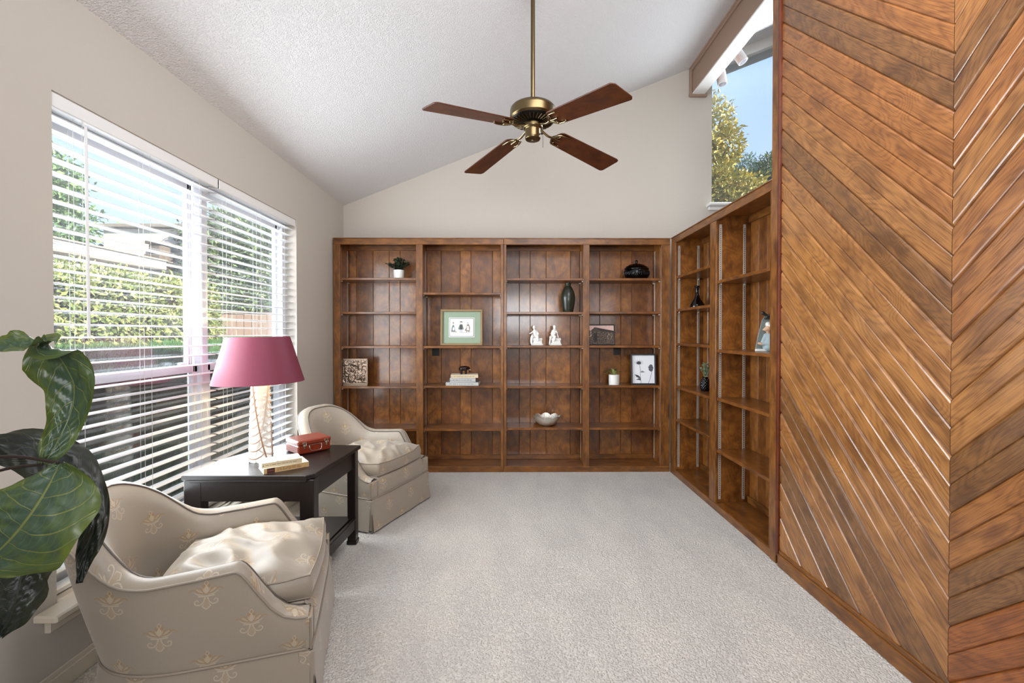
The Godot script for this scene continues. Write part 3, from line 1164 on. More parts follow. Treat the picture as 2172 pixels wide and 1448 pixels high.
func blind(z_near: float, z_far: float, label: String, wand: bool) -> void:
	var zc := (z_near + z_far) / 2
	var ln := z_near - z_far
	var x := -1.648
	var b := thing("window_blind", label, "blind", Vector3(x, WIN_Y0, zc), 0.0, "blinds on the window")
	var top := WIN_Y1 - WIN_Y0
	var mb := MB.new()
	mb.box(Vector3(0.0, top - 0.024, 0), Vector3(0.050, 0.042, ln - 0.006), 0.003, 2)
	part(b, "headrail", mb, M.slat)
	mb = MB.new()
	mb.box(Vector3(0.036, top - 0.026, 0), Vector3(0.012, 0.052, ln), 0.004, 2)
	mb.box(Vector3(0.018, top - 0.026, ln / 2 - 0.004), Vector3(0.045, 0.052, 0.008), 0.002, 2)
	part(b, "valance", mb, M.slat)
	# slats: slightly crowned, 50 mm deep, lying level
	var sm := MB.new()
	var rows := []
	var und := []
	for k in 7:
		var u := -1.0 + k / 3.0
		var yy := 0.0035 * (1.0 - u * u)
		rows.append(PackedVector3Array([Vector3(u * 0.025, yy, -ln / 2 + 0.004), Vector3(u * 0.025, yy, ln / 2 - 0.004)]))
		und.append(PackedVector3Array([Vector3(u * 0.025, yy - 0.0028, -ln / 2 + 0.004), Vector3(u * 0.025, yy - 0.0028, ln / 2 - 0.004)]))
	sm.grid(rows)
	sm.grid(und, false, true)
	for u in [-1.0, 1.0]:
		sm.poly([Vector3(u * 0.025, 0, -ln / 2 + 0.004), Vector3(u * 0.025, 0, ln / 2 - 0.004), Vector3(u * 0.025, -0.0028, ln / 2 - 0.004), Vector3(u * 0.025, -0.0028, -ln / 2 + 0.004)], Vector3(u, 0, 0))
	var slat_mesh := sm.mesh()
	var y := top - 0.075
	var n := 0
	while y > 0.035:
		var o := MeshInstance3D.new()
		o.name = "slat"
		o.mesh = slat_mesh
		o.material_override = M.slat
		o.position = Vector3(0, y, 0)
		o.rotation.z = deg_to_rad(rng.randf_range(-1.2, 1.2))
		b.add_child(o, true)
		y -= 0.0497
		n += 1
	mb = MB.new()
	mb.box(Vector3(0, 0.014, 0), Vector3(0.05, 0.020, ln - 0.006), 0.003, 2)
	part(b, "bottom_rail", mb, M.slat)
	for zz in [ln / 2 - 0.13, 0.0, -ln / 2 + 0.13]:
		mb = MB.new()
		for xx in [-0.026, 0.027]:
			mb.tube(vec([xx, 0.02, zz, xx, top - 0.04, zz]), 0.0009, 5)
		mb.tube(vec([0.004, 0.02, zz + 0.012, 0.004, top - 0.04, zz + 0.012]), 0.0009, 5)
		part(b, "ladder_cord", mb, M.cord)
	if wand:
		mb = MB.new()
		mb.tube(vec([0.055, top - 0.075, ln / 2 - 0.115, 0.058, 0.93, ln / 2 - 0.117]), 0.0048, 8)
		mb.tube(vec([0.040, top - 0.055, ln / 2 - 0.115, 0.055, top - 0.078, ln / 2 - 0.115]), 0.002, 6)
		part(b, "wand", mb, M.slat)


# ---------------------------------------------------------------- plank wall

# keeps the part of a polygon where n.p <= d
func clip(poly: PackedVector2Array, nn: Vector2, d: float) -> PackedVector2Array:
	var r := PackedVector2Array()
	var m := poly.size()
	for k in m:
		var a := poly[k]
		var b := poly[(k + 1) % m]
		var da := nn.dot(a) - d
		var db := nn.dot(b) - d
		if da <= 0.0:
			r.append(a)
		if (da < 0.0 and db > 0.0) or (da > 0.0 and db < 0.0):
			r.append(a.lerp(b, da / (da - db)))
	return r


func build_plank_wall() -> void:
	# the core of the wall; its planks are children
	var y_top := ceil_y(1.55) - 0.01
	var core := struct("wall_middle", box1(Vector3(1.555, y_top / 2, -0.56), Vector3(0.13, y_top, 3.74), 0.0), M.dark_gap)
	var z0 := -1.487
	var w := 0.1915 / sqrt(2.0)
	var profile := [[0.0, -0.008], [0.0025, -0.0042], [0.006, -0.0014], [0.011, 0.0], [w * 0.5 - 0.0055, 0.0], [w * 0.5 - 0.0025, -0.0012], [w * 0.5, -0.0045], [w * 0.5 + 0.0025, -0.0012], [w * 0.5 + 0.0055, 0.0], [w - 0.011, 0.0], [w - 0.006, -0.0014], [w - 0.0025, -0.0042], [w, -0.008]]
	for side in 2:
		var nn := Vector2(1, 1).normalized() if side == 0 else Vector2(-1, 1).normalized()   # in (z, y)
		var along := Vector2(1, -1).normalized() if side == 0 else Vector2(1, 1).normalized()
		var rect := PackedVector2Array([Vector2(-2.425, 0.085), Vector2(z0 - 0.0008, 0.085), Vector2(z0 - 0.0008, y_top), Vector2(-2.425, y_top)])
		if side == 1:
			rect = PackedVector2Array([Vector2(z0 + 0.0008, 0.085), Vector2(-0.55, 0.085), Vector2(-0.55, y_top), Vector2(z0 + 0.0008, y_top)])
		var q_joint := (0.519 if side == 0 else 0.519 - 2.0 * z0) / sqrt(2.0)
		for k in range(-24, 26):
			var q0 := q_joint + k * w
			var strip := clip(clip(rect, -nn, -q0), nn, q0 + w)
			if strip.size() < 3:
				continue
			var area_sum := 0.0
			for j in strip.size():
				area_sum += strip[j].cross(strip[(j + 1) % strip.size()])
			if absf(area_sum) < 0.0004:
				continue
			var mb := MB.new()
			var off := soff()
			var flip_u := 1.0 if rng.randf() < 0.5 else -1.0
			for j in profile.size() - 1:
				var a: Array = profile[j]
				var b: Array = profile[j + 1]
				var piece := clip(clip(rect, -nn, -(q0 + a[0])), nn, q0 + b[0])
				if piece.size() < 3:
					continue
				var pts := []
				var uvs := []
				for p in piece:
					var q := nn.dot(p) - q0
					var hgt: float = lerpf(a[1], b[1], clampf((q - a[0]) / (b[0] - a[0]), 0.0, 1.0))
					pts.append(Vector3(PLANK_X - hgt, p.y, p.x))
					uvs.append(Vector2(along.dot(p) * flip_u, q) + off)
				mb.poly(pts, Vector3(-1, 0, 0), uvs)
			var mid := 0.0
			for p in strip:
				mid += p.y / strip.size()
			var pick: Array = ["plank_1", "plank_2", "plank_3", "plank_4"]
			if side == 0 and mid > 2.15:
				pick = ["plank_2", "plank_2", "plank_4", "plank_1"]  # mostly greyer up here: sheen from the ceiling put into the plank colour
			if side == 1 and mid < 1.35:
				pick = ["plank_4", "plank_5", "plank_5", "plank_2"]
			part(core, "plank", mb, M[pick[rng.randi() % 4]])

	# stained baseboard with a bead on top
	var bb := MB.new()
	bb.box(Vector3(PLANK_X - 0.006, 0.034, -1.45), Vector3(0.020, 0.068, 1.94), 0.003, 2)
	bb.box(Vector3(PLANK_X - 0.001, 0.076, -1.45), Vector3(0.014, 0.020, 1.94), 0.005, 2)
	struct("baseboard_right", bb, M.case_frame)
	# reddish bead where the planks meet the bookcase
	var tr := MB.new()
	tr.box(Vector3(PLANK_X - 0.003, y_top / 2 + 0.02, -2.435), Vector3(0.022, y_top - 0.06, 0.022), 0.007, 1)
	struct("trim_2", tr, M.red_wood)
	tr = MB.new()
	tr.box(Vector3(PLANK_X + 0.0575, y_top / 2, -2.474), Vector3(0.135, y_top, 0.056), 0.003, 1)
	struct("trim_3", tr, M.case_frame)


# ---------------------------------------------------------------- bookcases
# A unit is built with its front at local z = 0 and x along its width; bays are [left, right, shelf tops, back board joints].

func bookcase(label: String, at: Vector3, turn: float, depth: float, stiles: Array, bays: Array, side_over: float) -> Node3D:
	var c := thing("bookcase", label, "bookcase", at, turn, "built-in bookcases")
	var top := 2.133
	var rail := 0.060
	var base := 0.052
	var x0: float = stiles[0][0]
	var x1: float = stiles[stiles.size() - 1][1]
	for s in stiles:
		var wdt: float = s[1] - s[0]
		part(c, "stile", box1(Vector3((s[0] + s[1]) / 2, top / 2 - rail / 2 + 0.0, -0.009), Vector3(wdt, top - rail, 0.018), 0.0025, 1, soff()), M.case_frame)
		if s.size() > 2:      # the seam where two units meet
			part(c, "seam_strip", box1(Vector3(s[2], top / 2, 0.0003), Vector3(0.0022, top, 0.001), 0.0), M.dark_gap)
	part(c, "top_rail", box1(Vector3((x0 + x1) / 2, top - rail / 2, -0.009), Vector3(x1 - x0, rail, 0.018), 0.0025, 0, soff()), M.case_frame)
	part(c, "top_moulding", box1(Vector3((x0 + x1) / 2, top - 0.004, 0.002), Vector3(x1 - x0, 0.008, 0.010), 0.002, 0, soff()), M.case_frame)
	part(c, "base_rail", box1(Vector3((x0 + x1) / 2, base / 2, -0.004), Vector3(x1 - x0, base, 0.016), 0.003, 0, soff()), M.case_frame)
	part(c, "top_panel", box1(Vector3((x0 + x1) / 2, top - 0.012, -depth / 2 - 0.009), Vector3(x1 - x0, 0.018, depth - 0.018), 0.0, 0, soff()), M.case_side)
	part(c, "bottom_panel", box1(Vector3((x0 + x1) / 2, base - 0.013, -depth / 2 - 0.006), Vector3(x1 - x0, 0.020, depth - 0.014), 0.001, 0, soff()), M.case_shelf)
	for b in bays:
		var l: float = b[0] - side_over
		var r: float = b[1] + side_over
		for e in [[l, 1.0], [r, -1.0]]:
			var sx: float = e[0] - e[1] * 0.009
			part(c, "side_panel", box1(Vector3(sx, top / 2 + 0.01, -depth / 2 - 0.009), Vector3(0.018, top - 0.05, depth - 0.02), 0.0, 1, soff()), M.case_side)
			for zz in [-0.042, -depth + 0.055]:
				var st := part(c, "shelf_standard", box1(Vector3(e[0] + e[1] * 0.0012, 1.06, zz), Vector3(0.0024, 1.98, 0.019), 0.0005, 1), M.steel_strip)
				var mb := MB.new()
				var y := 0.10
				while y < 2.02:
					mb.box(Vector3(e[0] + e[1] * 0.0025, y, zz), Vector3(0.0006, 0.007, 0.0055), 0.0)
					y += 0.0135
				var sl := part(st, "slot", mb, M.dark_gap)
				sl.set_meta("kind", "stuff")
		# back boards with V joints
		var joints: Array = b[3].duplicate()
		joints.push_front(l)
		joints.append(r)
		for k in joints.size() - 1:
			var a: float = joints[k]
			var d: float = joints[k + 1]
			part(c, "back_board", box1(Vector3((a + d) / 2, top / 2 + 0.02, -depth + 0.004), Vector3(d - a - 0.0012, top - 0.08, 0.014), 0.0035, 1, soff()), [M.case_panel, M.case_panel_2, M.case_panel][rng.randi() % 3])
		part(c, "ledger", box1(Vector3((l + r) / 2, 2.086, -depth + 0.019), Vector3(r - l, 0.052, 0.017), 0.003, 0, soff()), M.case_frame)
		part(c, "ledger", box1(Vector3((l + r) / 2, base + 0.020, -depth + 0.019), Vector3(r - l, 0.046, 0.017), 0.003, 0, soff()), M.case_frame)
		for sh in b[2]:
			var y: float = sh
			var sf := part(c, "shelf", box1(Vector3((l + r) / 2, y - 0.0105, -depth / 2 + 0.0), Vector3(r - l - 0.006, 0.021, depth - 0.026), 0.002, 0, soff()), M.case_shelf)
			var mb := MB.new()
			for e in [[l, 1.0], [r, -1.0]]:
				for zz in [-0.042, -depth + 0.055]:
					mb.box(Vector3(e[0] + e[1] * 0.010, y - 0.027, zz), Vector3(0.018, 0.011, 0.010), 0.002)
			var cl := part(sf, "shelf_clip", mb, M.steel_strip)
			cl.set_meta("kind", "stuff")
	return c


func build_bookcases() -> void:
	var a := bookcase("stained wood bookcase on the back wall beside the window wall, with the green matted print", Vector3(0, 0, CASE_F), 0.0, 0.272,
		[[-1.591, -1.527], [-0.842, -0.780], [-0.073, -0.0465]],
		[[-1.527, -0.842, [1.773, 1.464, 1.152, 0.784, 0.394], [-1.469, -1.309, -1.153, -1.048]],
		[-0.780, -0.073, [1.640, 1.152, 0.789, 0.394], [-0.654, -0.469, -0.364, -0.156]]], 0.012)
	outlet(a, "black outlet plate on the bookcase back, above the little elephant", Vector3(-0.706, 1.092, -0.262))
	var b := bookcase("stained wood bookcase on the back wall in the corner, with the white figurines", Vector3(0, 0, CASE_F), 0.0, 0.272,
		[[-0.0455, -0.020], [0.679, 0.736], [1.389, 1.472]],
		[[-0.020, 0.679, [1.771, 1.463, 1.156, 0.784, 0.402], [0.103, 0.208, 0.362, 0.597]],
		[0.736, 1.389, [1.771, 1.466, 1.156, 0.789, 0.402], [0.883, 1.088, 1.192]]], 0.012)
	outlet(b, "black outlet plate on the bookcase back, above the small striped plant", Vector3(1.052, 1.100, -0.262))
	bookcase("stained wood bookcase on the right, side-on, between the corner and the plank wall", Vector3(PLANK_X, 0, 0), -PI / 2, 0.270,
		[[-4.072, -3.974], [-3.290, -3.192], [-2.530, -2.503]],
		[[-3.974, -3.290, [1.775, 1.482, 1.180, 0.798, 0.502], [-3.90, -3.73, -3.56, -3.44]],
		[-3.192, -2.530, [1.645, 1.152, 0.808, 0.435], [-3.106, -3.005, -2.82, -2.70]]], 0.022)


func outlet(c: Node3D, label: String, at: Vector3) -> void:
	var o := thing("outlet", label, "outlet", c.position + at, 0.0, "black outlet plates")
	part(o, "cover_plate", box1(Vector3.ZERO, Vector3(0.070, 0.086, 0.006), 0.002), M.black_plastic)
	for y in [-0.019, 0.019]:
		part(o, "socket", box1(Vector3(0, y, 0.004), Vector3(0.026, 0.026, 0.004), 0.0015), M.black_plastic)


# ---------------------------------------------------------------- ceiling fan

func build_fan() -> void:
	var c := Vector3(0.131, 0.0762, -2.444)
	var y_ceil := (ceil_y(c.x) - c.y) / 0.94
	var f := thing("ceiling_fan", "bronze ceiling fan with four dark wooden blades on a long downrod", "ceiling fan", c)
	f.scale = Vector3.ONE * 0.94          # a 48 inch fan
	var mb := MB.new()
	mb.lathe(prof([0.0, y_ceil - 0.075, 0.022, y_ceil - 0.075, 0.05, y_ceil - 0.06, 0.068, y_ceil - 0.02, 0.07, y_ceil + 0.03, 0.0, y_ceil + 0.03]), 32)
	part(f, "canopy", mb, M.brass)
	mb = MB.new()
	mb.tube(vec([0, 2.55, 0, 0, y_ceil - 0.05, 0]), 0.0125, 16)
	part(f, "downrod", mb, M.brass)
	mb = MB.new()
	mb.lathe(prof([0.0, 2.575, 0.10, 2.575, 0.122, 2.570, 0.130, 2.560, 0.132, 2.548, 0.132, 2.513, 0.1325, 2.512, 0.1325, 2.509, 0.131, 2.508, 0.125, 2.498, 0.112, 2.490, 0.107, 2.489]), 48)
	part(f, "motor_housing", mb, M.brass)
	# slotted dish under the motor
	mb = MB.new()
	mb.lathe(prof([0.125, 2.498, 0.122, 2.490, 0.112, 2.487, 0.060, 2.478, 0.048, 2.470, 0.0, 2.470]), 48)
	var dish := part(f, "vent_plate", mb, M.dark_brass)
	for k in 32:
		var a := TAU * k / 32.0
		mb = MB.new()
		mb.xf = Transform3D(Basis(Vector3.UP, a), Vector3.ZERO)
		mb.xf = mb.xf * Transform3D(Basis(Vector3.FORWARD, -0.17), Vector3(0.094, 2.4835, 0))
		mb.box(Vector3.ZERO, Vector3(0.044, 0.006, 0.0045), 0.001)
		part(dish, "vent_rib", mb, M.brass)
	mb = MB.new()
	mb.lathe(prof([0.056, 2.474, 0.058, 2.455, 0.050, 2.447, 0.046, 2.447, 0.0440, 2.440, 0.0440, 2.404, 0.0445, 2.403, 0.0445, 2.400, 0.0440, 2.399, 0.0440, 2.392, 0.041, 2.386, 0.0, 2.385]), 40)
	part(f, "switch_housing", mb, M.brass)
	mb = MB.new()
	mb.lathe(prof([0.0, 2.386, 0.006, 2.385, 0.006, 2.381, 0.0, 2.379]), 12)
	part(f, "finial", mb, M.bright_brass)
	mb = MB.new()
	mb.tube(vec([0.046, 2.415, 0.012, 0.056, 2.413, 0.014, 0.057, 2.36, 0.014, 0.057, 2.335, 0.014]), 0.0011, 6)
	mb.box(Vector3(0.052, 2.416, 0.013), Vector3(0.014, 0.009, 0.009), 0.002)
	part(f, "pull_chain", mb, M.dark_brass)

	# blades: the outline of one, with its iron
	for k in 4:
		var ang := deg_to_rad(36.0 + 90.0 * k)      # measured from +x towards the back of the room
		var holder := Transform3D(Basis(Vector3.UP, ang), Vector3(0, 2.452, 0))
		var tilt := Transform3D(Basis(Vector3.FORWARD, deg_to_rad(7.0)), Vector3(0.15, -0.006, 0))   # droops outwards
		var pitch := Transform3D(Basis(Vector3.RIGHT, deg_to_rad(-9.0)), Vector3.ZERO)
		var o := PackedVector2Array()
		var len := 0.505
		var w0 := 0.064
		var w1 := 0.079
		for q in 7:
			var t := PI / 2 + PI * q / 6.0
			o.append(Vector2(0.03 + 0.03 * cos(t), 0.0) + Vector2(0, w0 * sin(t)))
		for e in [-1.0, 1.0]:
			for q in 5:
				var t: float = -PI / 2 + PI / 2 * q / 4.0 if e < 0 else PI / 2 * q / 4.0
				o.append(Vector2(len - 0.022 + 0.022 * cos(t), e * (w1 - 0.022) + 0.022 * sin(t)))
		mb = MB.new()
		mb.xf = holder * tilt * pitch * Transform3D(Basis(Vector3.RIGHT, -PI / 2), Vector3(0.012, 0.0, 0))
		mb.prism(o, -0.003, 0.003, 0.0012)
		var blade := part(f, "blade", mb, M.blade_wood)
		# iron: stem, ring and two scrolled arms beneath the blade
		var iron := MB.new()
		iron.xf = holder
		iron.tube(smooth(vec([0.045, 0.012, 0, 0.085, -0.004, 0, 0.120, -0.016, 0, 0.150, -0.014, 0])), 0.0085, 10, false, true, 0.7)
		iron.xf = holder * tilt * pitch
		for e in [-1.0, 1.0]:
			iron.tube(smooth(vec([0.0, -0.008, 0, 0.010, -0.009, e * 0.022, 0.032, -0.009, e * 0.044, 0.070, -0.008, e * 0.050, 0.092, -0.007, e * 0.044])), PackedFloat32Array(fade(25, 0.0065, 0.004)), 8)
			iron.tube(smooth(vec([0.004, -0.008, e * 0.008, 0.030, -0.009, e * 0.018, 0.036, -0.009, e * 0.034, 0.024, -0.009, e * 0.036])), 0.004, 8)
		iron.tube(smooth(vec([0.0, -0.008, 0, 0.030, -0.008, 0, 0.062, -0.007, 0.0])), 0.005, 8)
		part(f, "blade_iron", iron, M.bright_brass)
		mb = MB.new()
		mb.xf = holder * tilt * pitch
		for q in [Vector3(0.085, -0.006, 0.046), Vector3(0.085, -0.006, -0.046), Vector3(0.055, -0.006, 0)]:
			mb.lathe(prof([0.0, 0.004, 0.006, 0.004, 0.006, 0.0, 0.003, -0.004, 0.0, -0.004]), 10, q)
		var sc := part(blade, "screw", mb, M.bright_brass)
		sc.set_meta("kind", "stuff")


func fade(n: int, a: float, b: float) -> Array:
	var r := []
	for k in n:
		r.append(lerpf(a, b, float(k) / maxi(n - 1, 1)))
	return r


# ---------------------------------------------------------------- end table

func build_table() -> void:
	var t := thing("end_table", "dark espresso wooden end table between the two club chairs, under the lamp", "end table", Vector3(-1.245, 0, -2.45))
	var o := prof([-0.325, 0.298, 0.270, 0.298, 0.302, 0.268, 0.340, -0.288, 0.150, -0.300, -0.150, -0.318, -0.250, -0.148, -0.318, 0.01])
	var mb := MB.new()
	mb.xf = Transform3D(Basis(Vector3.RIGHT, PI / 2), Vector3.ZERO)
	mb.prism(o, -0.585, -0.562, 0.003)
	part(t, "table_top", mb, M.espresso)
	var legs := [[-0.279, 0.262, 0.085, 0.055], [0.270, 0.262, 0.070, 0.055], [0.302, -0.255, 0.050, 0.050], [-0.150, -0.262, 0.05, 0.05]]
	for l in legs:
		mb = MB.new()
		mb.box(Vector3(l[0], 0.281, l[1]), Vector3(l[2], 0.562, l[3]), 0.003, 1)
		mb.box(Vector3(l[0], 0.012, l[1]), Vector3(l[2] + 0.008, 0.024, l[3] + 0.008), 0.003, 1)
		part(t, "leg", mb, M.espresso)
	part(t, "apron", box1(Vector3(-0.008, 0.509, 0.278), Vector3(0.51, 0.106, 0.020), 0.003), M.espresso)
	part(t, "apron_rail", box1(Vector3(-0.008, 0.556, 0.284), Vector3(0.56, 0.014, 0.026), 0.003), M.espresso)
	mb = MB.new()
	mb.xf = Transform3D(Basis(Vector3.UP, -0.066), Vector3(0.288, 0, 0.005))
	mb.box(Vector3(0, 0.509, 0), Vector3(0.020, 0.106, 0.48), 0.003, 2)
	part(t, "apron", mb, M.espresso)
	mb = MB.new()
	mb.box(Vector3(0.08, 0.509, -0.272), Vector3(0.42, 0.106, 0.020), 0.003)
	part(t, "apron", mb, M.espresso)
	mb = MB.new()
	mb.xf = Transform3D(Basis(Vector3.UP, -0.25), Vector3(-0.222, 0, 0.02))
	mb.box(Vector3(0, 0.509, 0), Vector3(0.020, 0.106, 0.46), 0.003, 2)
	part(t, "apron", mb, M.espresso)
	# lower shelf with its rails
	mb = MB.new()
	mb.xf = Transform3D(Basis(Vector3.RIGHT, PI / 2), Vector3.ZERO)
	mb.prism(prof([-0.27, 0.262, 0.27, 0.262, 0.300, -0.26, -0.14, -0.26, -0.24, 0.0]), -0.160, -0.142, 0.002)
	part(t, "lower_shelf", mb, M.espresso)
	mb = MB.new()
	mb.xf = Transform3D(Basis(Vector3.UP, -0.066), Vector3(0.296, 0, 0.005))
	mb.box(Vector3(0, 0.118, 0), Vector3(0.022, 0.060, 0.48), 0.003, 2)
	mb.box(Vector3(0.006, 0.152, 0), Vector3(0.022, 0.012, 0.48), 0.003, 2)
	part(t, "shelf_rail", mb, M.espresso)
	part(t, "shelf_rail", box1(Vector3(-0.008, 0.118, 0.275), Vector3(0.51, 0.06, 0.02), 0.003), M.espresso)


# ---------------------------------------------------------------- club chairs
# Local axes: x towards the front, z across. Built once per chair; the arms sweep down at the front.

const CH_W := 0.325
const CH_F := 0.300
const CH_T := 0.064

func lut(a: Array, x: float) -> float:
	for k in range(0, a.size() - 2, 2):
		if x <= a[k + 2]:
			var u := clampf((x - a[k]) / (a[k + 2] - a[k]), 0.0, 1.0)
			return lerpf(a[k + 1], a[k + 3], u)
	return a[a.size() - 1]


func chair_outline() -> Array:     # [point, outward normal, distance from the front, run]
	var r := []
	var xs := -0.02
	var a := 0.355
	var n_st := 26
	var n_el := 22
	var pts := []
	for k in n_st:
		pts.append(Vector3(lerpf(CH_F, xs, float(k) / n_st), 0, CH_W))
	for k in n_el * 2 + 1:
		var t := PI / 2 * k / n_el
		var cs := cos(t)
		var sn := sin(t)
		# a squarish ellipse
		var e := 0.82
		pts.append(Vector3(xs - a * pow(absf(sn), e), 0, CH_W * signf(cs) * pow(absf(cs), e)))
	for k in n_st:
		pts.append(Vector3(lerpf(xs, CH_F, float(k + 1) / n_st), 0, -CH_W))
	var run := 0.0
	var runs := [0.0]
	for k in range(1, pts.size()):
		run += pts[k].distance_to(pts[k - 1])
		runs.append(run)
	for k in pts.size():
		var tg: Vector3 = pts[mini(k + 1, pts.size() - 1)] - pts[maxi(k - 1, 0)]
		var nn := Vector3(tg.z, 0, -tg.x).normalized()
		if nn.dot(pts[k] - Vector3(-0.02, 0, 0)) < 0.0 and absf(pts[k].x) < 0.3:
			nn = -nn
		if k < n_st:
			nn = Vector3(0, 0, 1)
		elif k > pts.size() - n_st:
			nn = Vector3(0, 0, -1)
		r.append([pts[k], nn, minf(runs[k], run - runs[k]), runs[k]])
	return r


func build_chairs() -> void:
	make_chair("club chair in silvery fleur-de-lis fabric nearest the camera, beside the fig plant", Vector3(-1.055, 0, -1.723), deg_to_rad(17.0), 3)
	make_chair("club chair in silvery fleur-de-lis fabric by the bookcase, beyond the end table", Vector3(-1.035, 0, -3.253), deg_to_rad(-21.9), 4)


func make_chair(label: String, at: Vector3, turn: float, sd: int) -> void:
	var c := thing("armchair", label, "armchair", at, turn, "matching club chairs")
	var ol := chair_outline()
	var n := ol.size()
	var total: float = ol[n - 1][3]
	var half := total / 2.0
	var hl := [0.0, 0.318, 0.035, 0.320, 0.075, 0.334, 0.110, 0.366, 0.150, 0.424, 0.180, 0.472, 0.200, 0.498, 0.212, 0.505, 0.32, 0.494, 0.46, 0.484, 0.51, 0.492, 0.55, 0.512, 0.60, 0.560, 0.65, 0.612, 0.70, 0.655, 0.75, 0.684, 0.80, 0.700, 1.0, 0.706]
	var seam := 0.212
	var outer := []
	var outer_uv := []
	var nv := 12
	var top_out := PackedVector3Array()
	var top_in := PackedVector3Array()
	var lean_of := func(k: int, y: float) -> Vector3:
		var rear := smoothstep(0.34, 0.80, ol[k][2] as float)
		var up := clampf((y - seam) / 0.5, 0.0, 1.0)
		return (ol[k][1] as Vector3) * (0.115 * rear * up + 0.012 * up)
	for j in nv + 1:
		var row := PackedVector3Array()
		var uvr := []
		for k in n:
			var d: float = ol[k][2]
			var h: float = lut(hl, d)
			var u := float(j) / nv
			var y := lerpf(seam, h, u)
			var bulge := 0.006 * sin(PI * u)
			var p: Vector3 = ol[k][0] + (ol[k][1] as Vector3) * bulge + lean_of.call(k, y)
			p.y = y
			row.append(p)
			uvr.append(Vector2((ol[k][3] as float) + 0.02, -y + 0.055))
		outer.append(row)
		outer_uv.append(uvr)
	var mb := MB.new()
	mb.grid(outer, false, true, outer_uv)
	part(c, "outer_cover", mb, M.fabric)

	# top edge: a padded band between two welts
	var nt := 6
	var band := []
	var band_uv := []
	for j in nt + 1:
		band.append(PackedVector3Array())
		band_uv.append([])
	var inner_top := PackedVector3Array()
	for k in n:
		var d: float = ol[k][2]
		var h: float = lut(hl, d)
		var th := CH_T + 0.012 * smoothstep(0.45, 0.7, d)
		var p0: Vector3 = ol[k][0] + lean_of.call(k, h)
		var p1: Vector3 = p0 - (ol[k][1] as Vector3) * th
		# pull the inner edge in round the corner without crossing
		p0.y = h
		p1.y = h + 0.004
		top_out.append(p0)
		top_in.append(p1)
		for j in nt + 1:
			var u := float(j) / nt
			var p := p0.lerp(p1, u)
			p.y += 0.016 * sin(PI * u)
			band[j].append(p)
			band_uv[j].append(Vector2((ol[k][3] as float) + 0.02, -h - 0.1 + u * th))
	mb = MB.new()
	mb.grid(band, false, true, band_uv)
	part(c, "top_band", mb, M.fabric)

	# inside of back and arms
	var ni := 10
	var inner := []
	var inner_uv := []
	for j in ni + 1:
		var row := PackedVector3Array()
		var uvr := []
		for k in n:
			var u := float(j) / ni
			var p: Vector3 = top_in[k]
			var y0 := p.y
			var y := lerpf(y0, 0.30, u)
			var q: Vector3 = (ol[k][0] as Vector3) - (ol[k][1] as Vector3) * (CH_T + 0.014 * smoothstep(0.3, 0.7, ol[k][2] as float))
			q += lean_of.call(k, y) * 0.9
			var puff := 0.022 * sin(PI * minf(u * 1.3, 1.0)) * smoothstep(0.1, 0.4, ol[k][2] as float)
			q -= (ol[k][1] as Vector3) * puff
			if j == 0:
				q = p
			q.y = y
			row.append(q)
			uvr.append(Vector2((ol[k][3] as float) * 0.86 + 0.05, -y + 0.02))
		inner.append(row)
		inner_uv.append(uvr)
	mb = MB.new()
	mb.grid(inner, false, false, inner_uv)
	part(c, "inside_back", mb, M.fabric)

	# arm fronts
	for e in [0, n - 1]:
		mb = MB.new()
		var zz: float = signf((ol[e][0] as Vector3).z)
		mb.box(Vector3(CH_F - 0.002, (seam + 0.319) / 2, zz * (CH_W - CH_T / 2 + 0.004)), Vector3(0.020, 0.319 - seam, CH_T + 0.006), 0.008, 1, Vector2(0.13, 0.07))
		part(c, "arm_front", mb, M.fabric)
		mb = MB.new()
		for s in [-0.5, 0.5]:
			var z2: float = zz * (CH_W - CH_T / 2 + 0.004 + s * (CH_T + 0.004))
			mb.tube(vec([CH_F + 0.008, seam, z2, CH_F + 0.008, 0.318, z2]), 0.0038, 6)
		part(c, "welt", mb, M.welt)

	# welts along the top edges and round the seam
	mb = MB.new()
	mb.tube(top_out, 0.0042, 6)
	part(c, "welt", mb, M.welt)
	mb = MB.new()
	mb.tube(top_in, 0.0042, 6)
	part(c, "welt", mb, M.dark_welt)
	var sp := PackedVector3Array()
	for k in n:
		sp.append((ol[k][0] as Vector3) + (ol[k][1] as Vector3) * 0.003 + Vector3(0, seam, 0))
	mb = MB.new()
	mb.tube(sp, 0.0045, 6)
	mb.tube(vec([CH_F + 0.010, seam, CH_W, CH_F + 0.016, seam, 0.15, CH_F + 0.016, seam, -0.15, CH_F + 0.010, seam, -CH_W]), 0.0045, 6)
	part(c, "welt", mb, M.welt)

	# skirt: wraps round the sides and back, a straight panel in front, pleats at the front corners
	var sk := []
	var sk_uv := []
	for j in 7:
		var u := j / 6.0
		var row := PackedVector3Array()
		var uvr := []
		for k in n:
			var p: Vector3 = ol[k][0] + (ol[k][1] as Vector3) * (0.004 + 0.018 * u + 0.002 * sin((ol[k][3] as float) * 22.0) * u)
			p.x += 0.004 if k == 0 or k == n - 1 else 0.0
			p.y = lerpf(seam - 0.002, 0.012, u)
			row.append(p)
			uvr.append(Vector2((ol[k][3] as float) + 0.07, -p.y + 0.03))
		sk.append(row)
		sk_uv.append(uvr)
	mb = MB.new()
	mb.grid(sk, false, false, sk_uv)
	part(c, "skirt", mb, M.fabric)
	var fr := []
	var fr_uv := []
